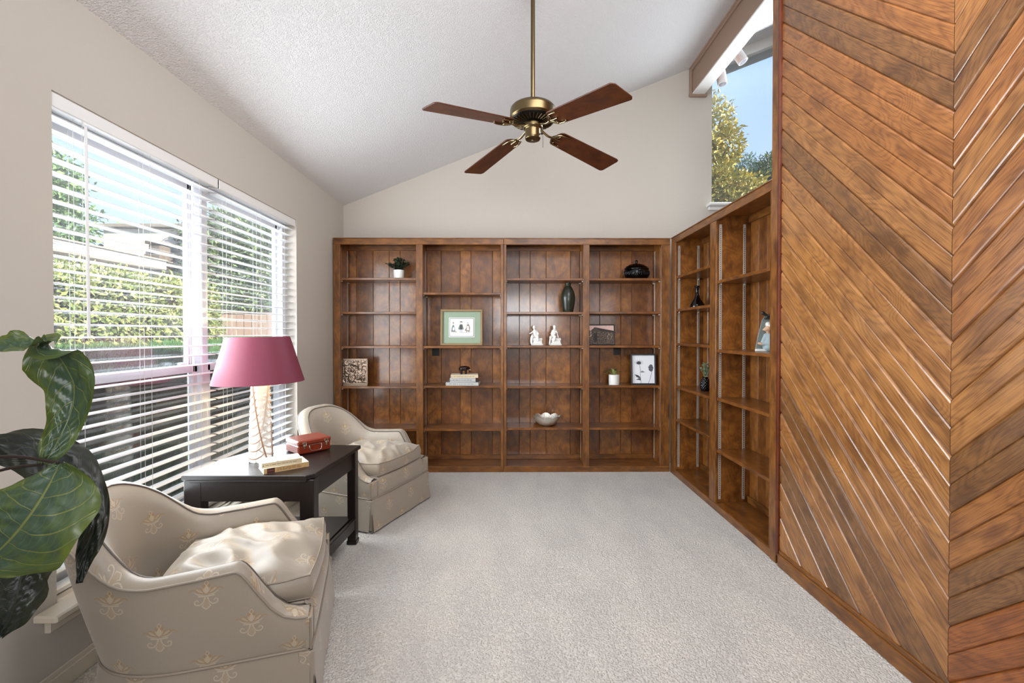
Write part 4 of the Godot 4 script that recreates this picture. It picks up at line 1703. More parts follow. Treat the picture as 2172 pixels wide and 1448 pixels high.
	for j in 7:
		var u := j / 6.0
		var row := PackedVector3Array()
		var uvr := []
		for k in 17:
			var z := lerpf(CH_W + 0.008 - 0.008 * (1.0 - u), -CH_W - 0.008 + 0.008 * (1.0 - u), k / 16.0)
			var y := lerpf(seam - 0.002, 0.012, u)
			row.append(Vector3(CH_F + 0.012 + 0.020 * u + 0.002 * sin(k * 0.9) * u, y, z))
			uvr.append(Vector2(z + 0.03, -y + 0.08))
		fr.append(row)
		fr_uv.append(uvr)
	mb = MB.new()
	mb.grid(fr, false, false, fr_uv)
	part(c, "skirt_panel", mb, M.fabric)
	for s in [-1.0, 1.0]:
		mb = MB.new()
		mb.box(Vector3(CH_F - 0.005, 0.11, s * (CH_W + 0.002)), Vector3(0.05, 0.19, 0.012), 0.003, 1, Vector2(0.11, 0.02))
		part(c, "pleat", mb, M.fabric)
		mb = MB.new()
		mb.tube(vec([CH_F + 0.010, seam - 0.004, s * (CH_W - 0.0), CH_F + 0.024, 0.012, s * (CH_W + 0.012)]), 0.003, 6)
		part(c, "pleat_edge", mb, M.dark_welt)
	# body under the skirt with feet
	mb = MB.new()
	mb.box(Vector3(0.08, 0.19, 0), Vector3(0.40, 0.26, 0.60), 0.02)
	part(c, "frame", mb, M.dark_gap)
	for p in [Vector3(0.26, 0.03, 0.26), Vector3(0.26, 0.03, -0.26), Vector3(-0.20, 0.03, 0.2), Vector3(-0.20, 0.03, -0.2)]:
		part(c, "foot", box1(p, Vector3(0.045, 0.06, 0.045), 0.005, 1), M.espresso)

	# front rail below the cushion
	var rr := []
	var rr_uv := []
	for j in 7:
		var u := j / 6.0
		var row := PackedVector3Array()
		var uvr := []
		for k in 13:
			var z := lerpf(CH_W - CH_T + 0.004, -(CH_W - CH_T + 0.004), k / 12.0)
			var y := lerpf(seam - 0.006, 0.335, u)
			row.append(Vector3(CH_F + 0.010 + 0.012 * sin(PI * u) * (1.0 - pow(absf(z) / 0.27, 6.0)) - 0.03 * pow(u, 6.0), y, z))
			uvr.append(Vector2(z + 0.10, -y + 0.12))
		rr.append(row)
		rr_uv.append(uvr)
	mb = MB.new()
	mb.grid(rr, false, false, rr_uv)
	mb.box(Vector3(0.03, 0.318, 0), Vector3(0.50, 0.024, 0.50), 0.004, 0)
	part(c, "front_rail", mb, M.fabric)

	# loose seat cushion
	var nz := FastNoiseLite.new()
	nz.seed = sd
	nz.frequency = 2.0
	nz.fractal_octaves = 2
	var g := 40
	var ca := 0.255
	var cb := 0.252
	var cx := 0.052
	var topr := []
	var top_uv := []
	var rim := PackedVector3Array()
	var flat_of := func(a: float, b: float) -> Vector2:
		# square to a box with rounded corners, narrower at the back
		var q := Vector2(a, b)
		var m := maxf(absf(a), absf(b))
		var l := q.length()
		if l > 0.0001:
			q = q * lerpf(1.0, m / l, 0.16 * pow(m, 3.0))
		var back := 1.0 - 0.16 * smoothstep(0.1, 1.0, -q.x)
		return Vector2(q.x * ca, q.y * cb * back)
	for j in g + 1:
		var row := PackedVector3Array()
		var uvr := []
		for k in g + 1:
			var a := -1.0 + 2.0 * j / g
			var b := -1.0 + 2.0 * k / g
			var q: Vector2 = flat_of.call(a, b)
			var edge := (1.0 - pow(absf(a), 4.0)) * (1.0 - pow(absf(b), 4.0))
			var y := 0.408 + 0.052 * pow(edge, 0.75)
			var w := nz.get_noise_2d(q.x * 0.9 + q.y * 0.7, (q.y - q.x * 0.7) * 2.0)
			var w2 := nz.get_noise_2d(q.x * 3.0 - q.y, q.y * 4.0 + 7.0)
			y += (0.034 * (0.25 - absf(w)) * 1.5 + 0.006 * w2) * pow(edge, 0.4)
			y += 0.020 * smoothstep(0.55, 1.0, a) * smoothstep(0.45, 1.0, -b)     # a dog-eared corner
			y += 0.008 * smoothstep(0.6, 1.0, a) * smoothstep(0.5, 1.0, b)
			row.append(Vector3(cx + q.x, y, q.y))
			uvr.append(Vector2(q.y + 0.17, -q.x + 0.06))
		topr.append(row)
		top_uv.append(uvr)
	mb = MB.new()
	mb.grid(topr, false, false, top_uv)
	var cu := part(c, "seat_cushion", mb, M.cushion)
	for k in g:
		rim.append(topr[0][k])
	for k in g:
		rim.append(topr[k][g])
	for k in g:
		rim.append(topr[g][g - k])
	for k in g:
		rim.append(topr[g - k][0])
	var sidewall := []
	var side_uv := []
	for j in 6:
		var u := j / 5.0
		var row := PackedVector3Array()
		var uvr := []
		for k in rim.size():
			var p := rim[k]
			var o2 := Vector3(p.x - cx, 0, p.z).normalized()
			var low := 0.332
			var y := lerpf(p.y, low, u)
			p += o2 * (0.012 * sin(PI * u))
			p.y = y
			row.append(p)
			uvr.append(Vector2(k * 0.0127, u * 0.08))
		uvr.append(Vector2(rim.size() * 0.0127, u * 0.08))
		sidewall.append(row)
		side_uv.append(uvr)
	mb = MB.new()
	mb.grid(sidewall, true, true, side_uv)
	part(cu, "boxing", mb, M.cushion)
	mb = MB.new()
	mb.tube(rim, 0.0034, 6, true)
	var low_rim := PackedVector3Array()
	for p in rim:
		low_rim.append(Vector3(p.x, 0.336, p.z))
	mb.tube(low_rim, 0.0034, 6, true)
	part(cu, "cushion_welt", mb, M.welt)


# ---------------------------------------------------------------- small things

# one smooth skin over tapered capsules [a, b, ra, rb], meshed with surface nets
func skin(mb: MB, caps: Array, cell: float, k := 0.006) -> void:
	var lo := Vector3(1e9, 1e9, 1e9)
	var hi := -lo
	for c in caps:
		var r: float = maxf(c[2], c[3]) + cell * 2.5
		lo = lo.min((c[0] as Vector3).min(c[1]) - Vector3.ONE * r)
		hi = hi.max((c[0] as Vector3).max(c[1]) + Vector3.ONE * r)
	var nx := int((hi.x - lo.x) / cell) + 2
	var ny := int((hi.y - lo.y) / cell) + 2
	var nz := int((hi.z - lo.z) / cell) + 2
	var f := PackedFloat32Array()
	f.resize(nx * ny * nz)
	var q := 0
	for z in nz:
		for y in ny:
			for x in nx:
				f[q] = dist(caps, lo + Vector3(x, y, z) * cell, k)
				q += 1
	var ids := {}
	var sx := 1
	var sy := nx
	var sz := nx * ny
	for z in nz - 1:
		for y in ny - 1:
			for x in nx - 1:
				var o := x + y * sy + z * sz
				var inside := 0
				var sum := Vector3.ZERO
				var cnt := 0
				var vals := [f[o], f[o + sx], f[o + sy], f[o + sx + sy], f[o + sz], f[o + sx + sz], f[o + sy + sz], f[o + sx + sy + sz]]
				for e in 8:
					if vals[e] < 0.0:
						inside += 1
				if inside == 0 or inside == 8:
					continue
				for e in [[0, 1], [2, 3], [4, 5], [6, 7], [0, 2], [1, 3], [4, 6], [5, 7], [0, 4], [1, 5], [2, 6], [3, 7]]:
					var va: float = vals[e[0]]
					var vb: float = vals[e[1]]
					if (va < 0.0) != (vb < 0.0):
						var u := va / (va - vb)
						var pa := Vector3(e[0] & 1, (e[0] >> 1) & 1, e[0] >> 2)
						var pb := Vector3(e[1] & 1, (e[1] >> 1) & 1, e[1] >> 2)
						sum += pa.lerp(pb, u)
						cnt += 1
				var p := lo + (Vector3(x, y, z) + sum / cnt) * cell
				var h := cell * 0.6
				var nn := Vector3(dist(caps, p + Vector3(h, 0, 0), k) - dist(caps, p - Vector3(h, 0, 0), k), dist(caps, p + Vector3(0, h, 0), k) - dist(caps, p - Vector3(0, h, 0), k), dist(caps, p + Vector3(0, 0, h), k) - dist(caps, p - Vector3(0, 0, h), k))
				ids[o] = mb.vert(p, nn.normalized() if nn.length() > 0.0 else Vector3.UP)
	for z in range(1, nz - 1):
		for y in range(1, ny - 1):
			for x in range(1, nx - 1):
				var o := x + y * sy + z * sz
				for ax in [[sx, sy, sz], [sy, sz, sx], [sz, sx, sy]]:
					if (f[o] < 0.0) != (f[o + ax[0]] < 0.0):
						var a: int = o
						var b: int = o - ax[1]
						var c: int = o - ax[1] - ax[2]
						var d: int = o - ax[2]
						if ids.has(a) and ids.has(b) and ids.has(c) and ids.has(d):
							mb.tri(ids[a], ids[b], ids[c])
							mb.tri(ids[a], ids[c], ids[d])


func dist(caps: Array, p: Vector3, k: float) -> float:
	var s := 0.0
	var m := 1e9
	var ds := PackedFloat32Array()
	for c in caps:
		var a: Vector3 = c[0]
		var ab: Vector3 = c[1] - a
		var l := ab.length_squared()
		var t := clampf((p - a).dot(ab) / l, 0.0, 1.0) if l > 0.0 else 0.0
		var d: float = p.distance_to(a + ab * t) - lerpf(c[2], c[3], t)
		ds.append(d)
		m = minf(m, d)
	if m > 4.0 * k + 0.02:
		return m
	for d in ds:
		s += exp((m - d) / k)
	return m - k * log(s)


func cap(ax: float, ay: float, az: float, bx: float, by: float, bz: float, ra: float, rb: float) -> Array:
	return [Vector3(ax, ay, az), Vector3(bx, by, bz), ra, rb]


func book(label: String, at: Vector3, turn: float, size: Vector3, cover: Material, spine: Material, top: Material, group: String) -> void:
	# x along the spine, spine on the +z side
	var b := thing("book", label, "book", at, turn, group)
	part(b, "pages", box1(Vector3(0, size.y / 2, -0.001), Vector3(size.x - 0.004, size.y - 0.004, size.z - 0.005), 0.0004), M.paper)
	var mb := MB.new()
	mb.box(Vector3(0, 0.0006, 0), Vector3(size.x, 0.0012, size.z), 0.0003)
	mb.box(Vector3(0, size.y / 2, size.z / 2 - 0.0006), Vector3(size.x, size.y, 0.0012), 0.0004)
	mb.box(Vector3(0, size.y - 0.0006, 0), Vector3(size.x, 0.0012, size.z), 0.0003)
	var cv := part(b, "cover", mb, cover)
	mb = MB.new()
	var hx := size.x / 2 - 0.001
	mb.poly([Vector3(-hx, 0.001, size.z / 2 + 0.0003), Vector3(hx, 0.001, size.z / 2 + 0.0003), Vector3(hx, size.y - 0.001, size.z / 2 + 0.0003), Vector3(-hx, size.y - 0.001, size.z / 2 + 0.0003)], Vector3(0, 0, 1), [Vector2(0, 1), Vector2(1, 1), Vector2(1, 0), Vector2(0, 0)])
	part(cv, "spine_print", mb, spine)
	if top != null:
		mb = MB.new()
		var hz := size.z / 2 - 0.001
		mb.poly([Vector3(-hx, size.y + 0.0003, hz), Vector3(hx, size.y + 0.0003, hz), Vector3(hx, size.y + 0.0003, -hz), Vector3(-hx, size.y + 0.0003, -hz)], Vector3.UP, [Vector2(0, 1), Vector2(1, 1), Vector2(1, 0), Vector2(0, 0)])
		part(cv, "cover_print", mb, top)


func build_table_things() -> void:
	var ty := 0.585
	# table lamp
	var l := thing("table_lamp", "table lamp with a wide plum shade and swirled clear glass column", "lamp", Vector3(-1.332, ty, -2.412))
	var mb := MB.new()
	mb.lathe(prof([0.0, 0.004, 0.054, 0.0, 0.058, 0.004, 0.058, 0.02, 0.0565, 0.06, 0.053, 0.20, 0.048, 0.33, 0.0455, 0.43, 0.044, 0.44, 0.030, 0.452, 0.018, 0.456]), 40)
	part(l, "glass_column", mb, M.lamp_glass)
	for side in 2:
		var turn := PI * side
		var rad := func(y: float) -> float: return lerpf(0.0552, 0.0432, clampf(y / 0.43, 0.0, 1.0))
		var stem := PackedVector3Array()
		for k in 30:
			var y := lerpf(0.01, 0.435, k / 29.0)
			var a := deg_to_rad(lerpf(28.0, 118.0, pow(k / 29.0, 0.8))) + turn
			stem.append(Vector3(cos(a) * rad.call(y), y, sin(a) * rad.call(y)))
		mb = MB.new()
		mb.tube(stem, 0.0046, 6)
		part(l, "swirl", mb, M.swirl)
		for r in 10:
			var y0 := 0.035 + r * 0.040
			var arc := PackedVector3Array()
			for k in 14:
				var u := k / 13.0
				var a := deg_to_rad(lerpf(40.0 + r * 7.0, 172.0, u)) + turn
				var y := y0 - 0.030 * sin(PI * pow(u, 0.8)) * (1.0 - 0.3 * u) + 0.022 * (1.0 - u)
				arc.append(Vector3(cos(a) * rad.call(y), y, sin(a) * rad.call(y)))
			mb = MB.new()
			mb.tube(arc, PackedFloat32Array(fade(14, 0.0036, 0.0068)), 6)
			part(l, "swirl", mb, M.swirl)
		mb = MB.new()
		var edge := PackedVector3Array()
		for k in 16:
			var y := lerpf(0.002, 0.20, k / 15.0)
			var a := deg_to_rad(lerpf(135.0, 166.0, sin(PI * k / 15.0))) + turn
			edge.append(Vector3(cos(a) * rad.call(y), y, sin(a) * rad.call(y)))
		mb.tube(edge, 0.0040, 6)
		part(l, "swirl", mb, M.swirl)
	mb = MB.new()
	mb.lathe(prof([0.0, 0.45, 0.020, 0.45, 0.020, 0.47, 0.014, 0.474, 0.014, 0.50, 0.017, 0.502, 0.017, 0.52, 0.0, 0.522]), 20)
	part(l, "socket", mb, M.brass)
	mb = MB.new()
	mb.lathe(prof([0.0, 0.520, 0.013, 0.524, 0.018, 0.545, 0.030, 0.575, 0.031, 0.595, 0.022, 0.615, 0.0, 0.624]), 20)
	part(l, "light_bulb", mb, M.bulb)
	var om := OmniLight3D.new()
	om.name = "lamp_light"
	om.position = l.position + Vector3(0, 0.59, 0)
	om.light_color = Color(1.0, 0.88, 0.70)
	om.light_energy = 0.16
	om.light_size = 0.03
	om.omni_range = 9.0
	om.omni_attenuation = 2.0
	om.shadow_enabled = true
	add_child(om)
	mb = MB.new()
	mb.xf = Transform3D(Basis(Vector3.BACK, deg_to_rad(1.0)), Vector3.ZERO)
	mb.lathe(prof([0.2205, 0.421, 0.2215, 0.4225, 0.1545, 0.6625, 0.1535, 0.664]), 64)
	var sh := part(l, "lamp_shade", mb, M.shade)
	mb = MB.new()
	mb.xf = Transform3D(Basis(Vector3.BACK, deg_to_rad(1.0)), Vector3.ZERO)
	mb.lathe(prof([0.1535, 0.664, 0.1515, 0.6625, 0.2185, 0.4225, 0.2205, 0.421]), 64)
	part(sh, "lining", mb, M.shade_lining)
	mb = MB.new()
	mb.xf = Transform3D(Basis(Vector3.BACK, deg_to_rad(1.0)), Vector3.ZERO)
	for k in 3:
		var a := TAU * k / 3.0
		mb.tube(vec([0.0, 0.645, 0.0, cos(a) * 0.155, 0.657, sin(a) * 0.155]), 0.0018, 6)
	mb.tube(vec([0, 0.52, 0.0, 0.038, 0.56, 0, 0.036, 0.61, 0, 0, 0.650, 0]), 0.0016, 6)
	part(sh, "spider", mb, M.brass)

	# red metal case with two latches and a wire handle
	var b := thing("metal_case", "small red enamelled metal case with two latches and wire handle on end table", "case", Vector3(-1.170, ty, -2.620), deg_to_rad(48.2))
	mb = MB.new()
	mb.box(Vector3(0, 0.028, 0), Vector3(0.190, 0.052, 0.165), 0.007)
	part(b, "case_body", mb, M.red_enamel)
	mb = MB.new()
	mb.box(Vector3(0, 0.066, 0), Vector3(0.193, 0.027, 0.168), 0.009)
	part(b, "lid", mb, M.red_enamel)
	for x in [-0.060, 0.066]:
		mb = MB.new()
		mb.box(Vector3(x, 0.068, 0.0855), Vector3(0.024, 0.006, 0.003), 0.001)
		mb.tube(vec([x - 0.009, 0.066, 0.087, x - 0.009, 0.050, 0.088, x + 0.009, 0.050, 0.088, x + 0.009, 0.066, 0.087]), 0.0016, 6)
		mb.box(Vector3(x, 0.044, 0.086), Vector3(0.008, 0.024, 0.006), 0.0015)
		mb.box(Vector3(x, 0.055, 0.085), Vector3(0.010, 0.010, 0.004), 0.001)
		part(b, "latch", mb, M.chrome)
	mb = MB.new()
	mb.tube(smooth(vec([-0.034, 0.051, 0.086, -0.033, 0.036, 0.091, -0.026, 0.020, 0.094, 0.0, 0.017, 0.095, 0.028, 0.020, 0.094, 0.035, 0.036, 0.091, 0.035, 0.051, 0.086]), 5), 0.0020, 8)
	mb.tube(vec([-0.036, 0.051, 0.0855, 0.037, 0.051, 0.0855]), 0.0018, 8)
	part(b, "handle", mb, M.chrome)

	book("thicker paperback with a tan spine and dark label, lower book on the end table", Vector3(-1.147, ty, -2.286), deg_to_rad(38.7), Vector3(0.206, 0.026, 0.132), M.cover_ivory, M.spine_2, null, "paperbacks on the end table")
	book("ivory paperback with a pale landscape cover, upper book on the end table", Vector3(-1.159, ty + 0.0262, -2.277), deg_to_rad(34.8), Vector3(0.180, 0.023, 0.112), M.cover_ivory, M.spine_1, M.cover, "paperbacks on the end table")


func frame(called: String, label: String, at: Vector3, turn: float, w: float, h: float, lean: float, bar: float, thick: float, fm: Material, mats: Array, pic: Material) -> Node3D:
	var f := thing(called, label, "picture", at, turn)
	f.rotation.x = -lean
	var mb := MB.new()
	for s in [-1.0, 1.0]:
		mb.box(Vector3(0, h / 2 + s * (h / 2 - bar / 2), 0), Vector3(w, bar, thick), 0.003)
		mb.box(Vector3(s * (w / 2 - bar / 2), h / 2, 0), Vector3(bar, h - bar * 2 + 0.004, thick), 0.003, 1)
		if bar > 0.015:
			mb.box(Vector3(0, h / 2 + s * (h / 2 - bar * 0.4), thick / 2), Vector3(w - bar * 0.8 + 0.01, bar * 0.34, 0.006), 0.002)
			mb.box(Vector3(s * (w / 2 - bar * 0.4), h / 2, thick / 2), Vector3(bar * 0.34, h - bar * 0.8 + 0.01, 0.006), 0.002, 1)
	part(f, "frame", mb, fm)
	part(f, "backing", box1(Vector3(0, h / 2, -thick / 2 + 0.002), Vector3(w - bar, h - bar, 0.003), 0.0), M.paper)
	var iw := w - bar * 2
	var ih := h - bar * 2
	var z := -thick / 2 + 0.005
	for m in mats:                     # [material, width left around the next]
		mb = MB.new()
		mb.box(Vector3(0, h / 2, z), Vector3(iw + 0.002, ih + 0.002, 0.002), 0.0)
		part(f, "mat", mb, m[0])
		iw -= m[1] * 2.0
		ih -= m[1] * 2.0
		z += 0.0015
	mb = MB.new()
	mb.poly([Vector3(-iw / 2, h / 2 - ih / 2, z + 0.0016), Vector3(iw / 2, h / 2 - ih / 2, z + 0.0016), Vector3(iw / 2, h / 2 + ih / 2, z + 0.0016), Vector3(-iw / 2, h / 2 + ih / 2, z + 0.0016)], Vector3(0, 0, 1), [Vector2(0, 1), Vector2(1, 1), Vector2(1, 0), Vector2(0, 0)])
	part(f, "print", mb, pic)
	return f


func leaf_blade(mb: MB, base: Vector3, tip: Vector3, up: Vector3, w: float, bow := 0.15) -> void:
	var ax := tip - base
	var side := ax.cross(up).normalized() * w
	var nn := side.cross(ax).normalized()
	var lift := nn * ax.length() * bow
	var rows := []
	for k in 5:
		var u := k / 4.0
		var hw := sin(PI * pow(u, 0.8)) * 0.95 + 0.05
		var c := base + ax * u + lift * sin(PI * u)
		rows.append(PackedVector3Array([c - side * hw + nn * w * 0.25 * hw, c, c + side * hw + nn * w * 0.25 * hw]))
	mb.grid(rows)


func build_shelf_things() -> void:
	var z := -4.175
	var mb := MB.new()
	# bay 1: bushy plant, relief plaque
	var p := thing("potted_plant", "bushy small-leaved plant in a white pot on the top left shelf", "plant", Vector3(-1.021, 1.773, z))
	mb.lathe(prof([0.0, 0.0, 0.043, 0.0, 0.046, 0.004, 0.049, 0.078, 0.047, 0.080, 0.044, 0.076, 0.042, 0.062, 0.0, 0.062]), 32)
	part(p, "pot", mb, M.porcelain)
	var stems := MB.new()
	var fol := MB.new()
	for k in 46:
		var a := rng.randf() * TAU
		var sp := rng.randf_range(0.015, 0.100)
		var top := Vector3(cos(a) * sp * 1.12, 0.215 - sp * 0.75 + rng.randf_range(-0.03, 0.0), sin(a) * sp * 0.75)
		var mid := Vector3(top.x * 0.4, lerpf(0.06, top.y, 0.55), top.z * 0.4)
		var pts := smooth(PackedVector3Array([Vector3(top.x * 0.1, 0.06, top.z * 0.1), mid, top]), 5)
		stems.tube(pts, 0.0012, 5)
		for q in 20:
			var u := rng.randf_range(0.3, 1.0)
			var at := pts[int(u * (pts.size() - 1))]
			var d := Vector3(rng.randf_range(-1, 1), rng.randf_range(-0.2, 1), rng.randf_range(-1, 1)).normalized()
			leaf_blade(fol, at, at + d * rng.randf_range(0.018, 0.030), Vector3(rng.randf_range(-1, 1), 1, rng.randf_range(-1, 1)).normalized(), 0.0062)
	part(p, "stem", stems, M.sprig)
	part(p, "foliage", fol, M.sprig).set_meta("kind", "stuff")

	var rp := thing("relief_plaque", "square pewter plaque with a crowded figure scene in relief, left shelf", "plaque", Vector3(-1.424, 0.784, -4.150), deg_to_rad(4.0))
	part(rp, "backing", box1(Vector3(0, 0.125, -0.006), Vector3(0.238, 0.250, 0.012), 0.002), M.pewter)
	mb = MB.new()
	for s in [-1.0, 1.0]:
		mb.box(Vector3(0, 0.125 + s * 0.120, 0.003), Vector3(0.238, 0.011, 0.018), 0.003)
		mb.box(Vector3(s * 0.114, 0.125, 0.003), Vector3(0.011, 0.232, 0.018), 0.003)
	mb.box(Vector3(0, 0.016, 0.002), Vector3(0.22, 0.012, 0.014), 0.003)
	part(rp, "border", mb, M.pewter)
	var nz := FastNoiseLite.new()
	nz.seed = 12
	nz.frequency = 22.0
	nz.fractal_type = FastNoiseLite.FRACTAL_RIDGED
	nz.fractal_octaves = 2
	var figs := [[-0.03, 0.075, 0.030, 0.055], [0.035, 0.10, 0.042, 0.045], [-0.07, 0.14, 0.022, 0.06], [0.05, 0.165, 0.022, 0.035], [-0.02, 0.14, 0.018, 0.022], [0.075, 0.07, 0.018, 0.04], [0.01, 0.20, 0.06, 0.02], [-0.08, 0.20, 0.03, 0.03]]
	var rows := []
	for j in 81:
		var r := PackedVector3Array()
		for k in 81:
			var x := -0.108 + 0.216 * k / 80.0
			var y := 0.024 + 0.210 * j / 80.0
			var h := 0.0
			for g in figs:
				var dx: float = (x - g[0]) / g[2]
				var dy: float = (y - g[1]) / g[3]
				h = maxf(h, 1.0 - dx * dx - dy * dy)
			h = 0.008 * sqrt(maxf(h, 0.0)) + 0.0065 * (0.5 + 0.5 * nz.get_noise_2d(x + 0.35 * y, y - 0.3 * x))
			r.append(Vector3(x, y, 0.001 + h))
		rows.append(r)
	mb = MB.new()
	mb.grid(rows)
	part(rp, "relief", mb, M.pewter)

	# bay 2: framed engraving, three books with an elephant
	frame("framed_print", "gold framed engraving of three figures in old dress in green mat", Vector3(-0.437, 1.153, -4.155), deg_to_rad(1.5), 0.392, 0.338, deg_to_rad(4.0), 0.022, 0.022, M.gilt, [[M.mat_green, 0.057], [M.mat_white, 0.006], [M.grey_frame, 0.003]], M.print)
	book("wide grey-green book at the bottom of the stack under the elephant", Vector3(-0.422, 0.789, -4.185), deg_to_rad(-2.0), Vector3(0.300, 0.032, 0.20), M.cover_grey, M.spine_3, null, "stacked books under the elephant")
	book("thick pale blue book in the middle of the stack under the elephant", Vector3(-0.425, 0.8212, -4.180), deg_to_rad(3.0), Vector3(0.235, 0.036, 0.16), M.cover_blue, M.spine_3, null, "stacked books under the elephant")
	book("cream book on top of the stack, directly under the elephant", Vector3(-0.412, 0.8575, -4.180), deg_to_rad(5.0), Vector3(0.250, 0.030, 0.15), M.cover_ivory, M.spine_1, null, "stacked books under the elephant")
	var el := thing("elephant_figurine", "small dark bronze elephant standing on the stacked books", "figurine", Vector3(-0.415, 0.888, -4.170), deg_to_rad(8.0))
	mb = MB.new()
	skin(mb, [cap(-0.022, 0.052, 0, 0.012, 0.054, 0, 0.022, 0.021), cap(0.012, 0.056, 0, 0.036, 0.056, 0, 0.016, 0.015),
		cap(-0.026, 0.040, 0.011, -0.028, 0.004, 0.011, 0.010, 0.008), cap(-0.026, 0.040, -0.011, -0.022, 0.004, -0.011, 0.010, 0.008),
		cap(0.014, 0.040, 0.011, 0.012, 0.004, 0.011, 0.010, 0.008), cap(0.014, 0.040, -0.011, 0.019, 0.004, -0.011, 0.010, 0.008),
		cap(0.044, 0.052, 0, 0.052, 0.032, 0, 0.008, 0.006), cap(0.052, 0.032, 0, 0.047, 0.012, 0, 0.006, 0.004),
		cap(-0.044, 0.056, 0, -0.048, 0.030, 0, 0.003, 0.002)], 0.0032, 0.004)
	part(el, "body", mb, M.bronze)
	for s in [-1.0, 1.0]:
		mb = MB.new()
		mb.xf = Transform3D(Basis(Vector3.UP, s * -0.5), Vector3(0.022, 0.056, s * 0.018))
		mb.lathe(prof([0.0, 0.0, 0.015, 0.002, 0.016, 0.004, 0.0, 0.006]), 14)
		mb.xf = Transform3D(Basis(Vector3.RIGHT, s * 1.4), Vector3(0.018, 0.054, s * 0.014))
		mb.lathe(prof([0.0, 0.0, 0.014, 0.001, 0.016, 0.003, 0.0, 0.006]), 14)
		part(el, "ear", mb, M.bronze)
		mb = MB.new()
		mb.tube(smooth(vec([0.040, 0.046, s * 0.008, 0.052, 0.038, s * 0.010, 0.062, 0.040, s * 0.009])), 0.0016, 6)
		part(el, "tusk", mb, M.porcelain)

	# bay 3: green vase, two figurines, silver bowl
	mb = MB.new()
	mb.lathe(prof([0.0, 0.0, 0.044, 0.0, 0.047, 0.004, 0.055, 0.040, 0.064, 0.095, 0.067, 0.130, 0.063, 0.165, 0.052, 0.200, 0.038, 0.228, 0.026, 0.244, 0.023, 0.250, 0.028, 0.256, 0.029, 0.266, 0.031, 0.272, 0.027, 0.274, 0.021, 0.268, 0.018, 0.250, 0.0, 0.250]), 40)
	solo("vase", "tall dark green glazed vase on the third bookcase bay", "vase", mb, M.vase_green, Vector3(0.553, 1.463, z))
	figurine("white bisque figurine of a seated child with an arm held out, left of the pair", Vector3(0.252, 1.156, -4.17), true)
	figurine("white bisque figurine of a seated child playing a pipe, right of the pair", Vector3(0.424, 1.156, -4.17), false)
	var bw := thing("bowl", "silver shell-edged fluted bowl on the lowest shelf of the third bay", "bowl", Vector3(0.357, 0.402, -4.19))
	for layer in 2:
		rows = []
		for j in 15:
			var u := j / 14.0
			var r := PackedVector3Array()
			for k in 144:
				var a := TAU * k / 144.0 + 0.2
				var pet := absf(cos(a * 4.0))
				var flute := 0.0022 * sin(a * 48.0) * u
				var rad := 0.030 + 0.088 * pow(u, 0.62) + 0.012 * pow(u, 5.0) * pet + flute - 0.002 * layer
				var y := 0.006 + 0.070 * pow(u, 1.5) + 0.022 * pow(u, 6.0) * pow(pet, 0.8) + 0.002 * layer
				r.append(Vector3(cos(a) * rad, y, sin(a) * rad))
			rows.append(r)
		mb = MB.new()
		mb.grid(rows, true, layer == 0)
		part(bw, "outside" if layer == 0 else "inside", mb, M.silver)
	mb = MB.new()
	mb.lathe(prof([0.0, 0.002, 0.026, 0.0, 0.030, 0.003, 0.030, 0.008, 0.0, 0.009]), 24)
	part(bw, "foot", mb, M.silver)

	# bay 4: black covered dish, barn photograph, striped plant, flower photograph
	var j4 := thing("covered_dish", "black lidded oval dish with raised scrolls on the top right shelf", "dish", Vector3(1.196, 1.771, -4.19))
	var ov := Transform3D(Basis.from_scale(Vector3(1.0, 1.0, 0.62)), Vector3.ZERO)
	mb = MB.new()
	mb.xf = ov
	mb.lathe(prof([0.0, 0.006, 0.098, 0.006, 0.104, 0.012, 0.112, 0.020, 0.120, 0.050, 0.122, 0.070, 0.116, 0.088, 0.112, 0.094, 0.0, 0.094]), 48)
	part(j4, "dish", mb, M.black_glaze)
	mb = MB.new()
	mb.xf = ov
	mb.lathe(prof([0.114, 0.093, 0.116, 0.098, 0.112, 0.106, 0.104, 0.110, 0.100, 0.118, 0.070, 0.136, 0.030, 0.146, 0.014, 0.148, 0.008, 0.152, 0.012, 0.160, 0.014, 0.168, 0.008, 0.178, 0.0, 0.184]), 48)
	part(j4, "lid", mb, M.black_glaze)
	for k in 9:
		var a := deg_to_rad(20.0 + 140.0 * k / 8.0)
		mb = MB.new()
		var at := Vector3(cos(a) * 0.121, 0.054, sin(a) * 0.121 * 0.62)
		mb.xf = Transform3D(Basis(Vector3.UP, PI / 2 - a), at)
		mb.tube(smooth(vec([-0.014, -0.016, 0.001, -0.012, 0.010, 0.002, -0.002, 0.016, 0.002, 0.006, 0.008, 0.002, 0.0, -0.002, 0.002, -0.005, 0.004, 0.002])), 0.0026, 6)
		mb.tube(smooth(vec([0.010, -0.016, 0.001, 0.006, -0.010, 0.002, 0.012, 0.004, 0.002, 0.016, 0.014, 0.001])), 0.0022, 6)
		part(j4, "scroll", mb, M.black_glaze)
	for q in [Vector3(0.085, 0, 0.03), Vector3(-0.085, 0, 0.03), Vector3(0.085, 0, -0.03), Vector3(-0.085, 0, -0.03)]:
		mb = MB.new()
		mb.lathe(prof([0.0, 0.0, 0.008, 0.0, 0.010, 0.004, 0.007, 0.010, 0.0, 0.012]), 14, q)
		part(j4, "foot", mb, M.black_glaze)
	frame("framed_photograph", "black framed sepia photograph of an old timber barn, half behind the upright", Vector3(0.868, 1.156, -4.185), deg_to_rad(2.0), 0.258, 0.196, deg_to_rad(6.0), 0.009, 0.016, M.black_wood, [], M.barn)
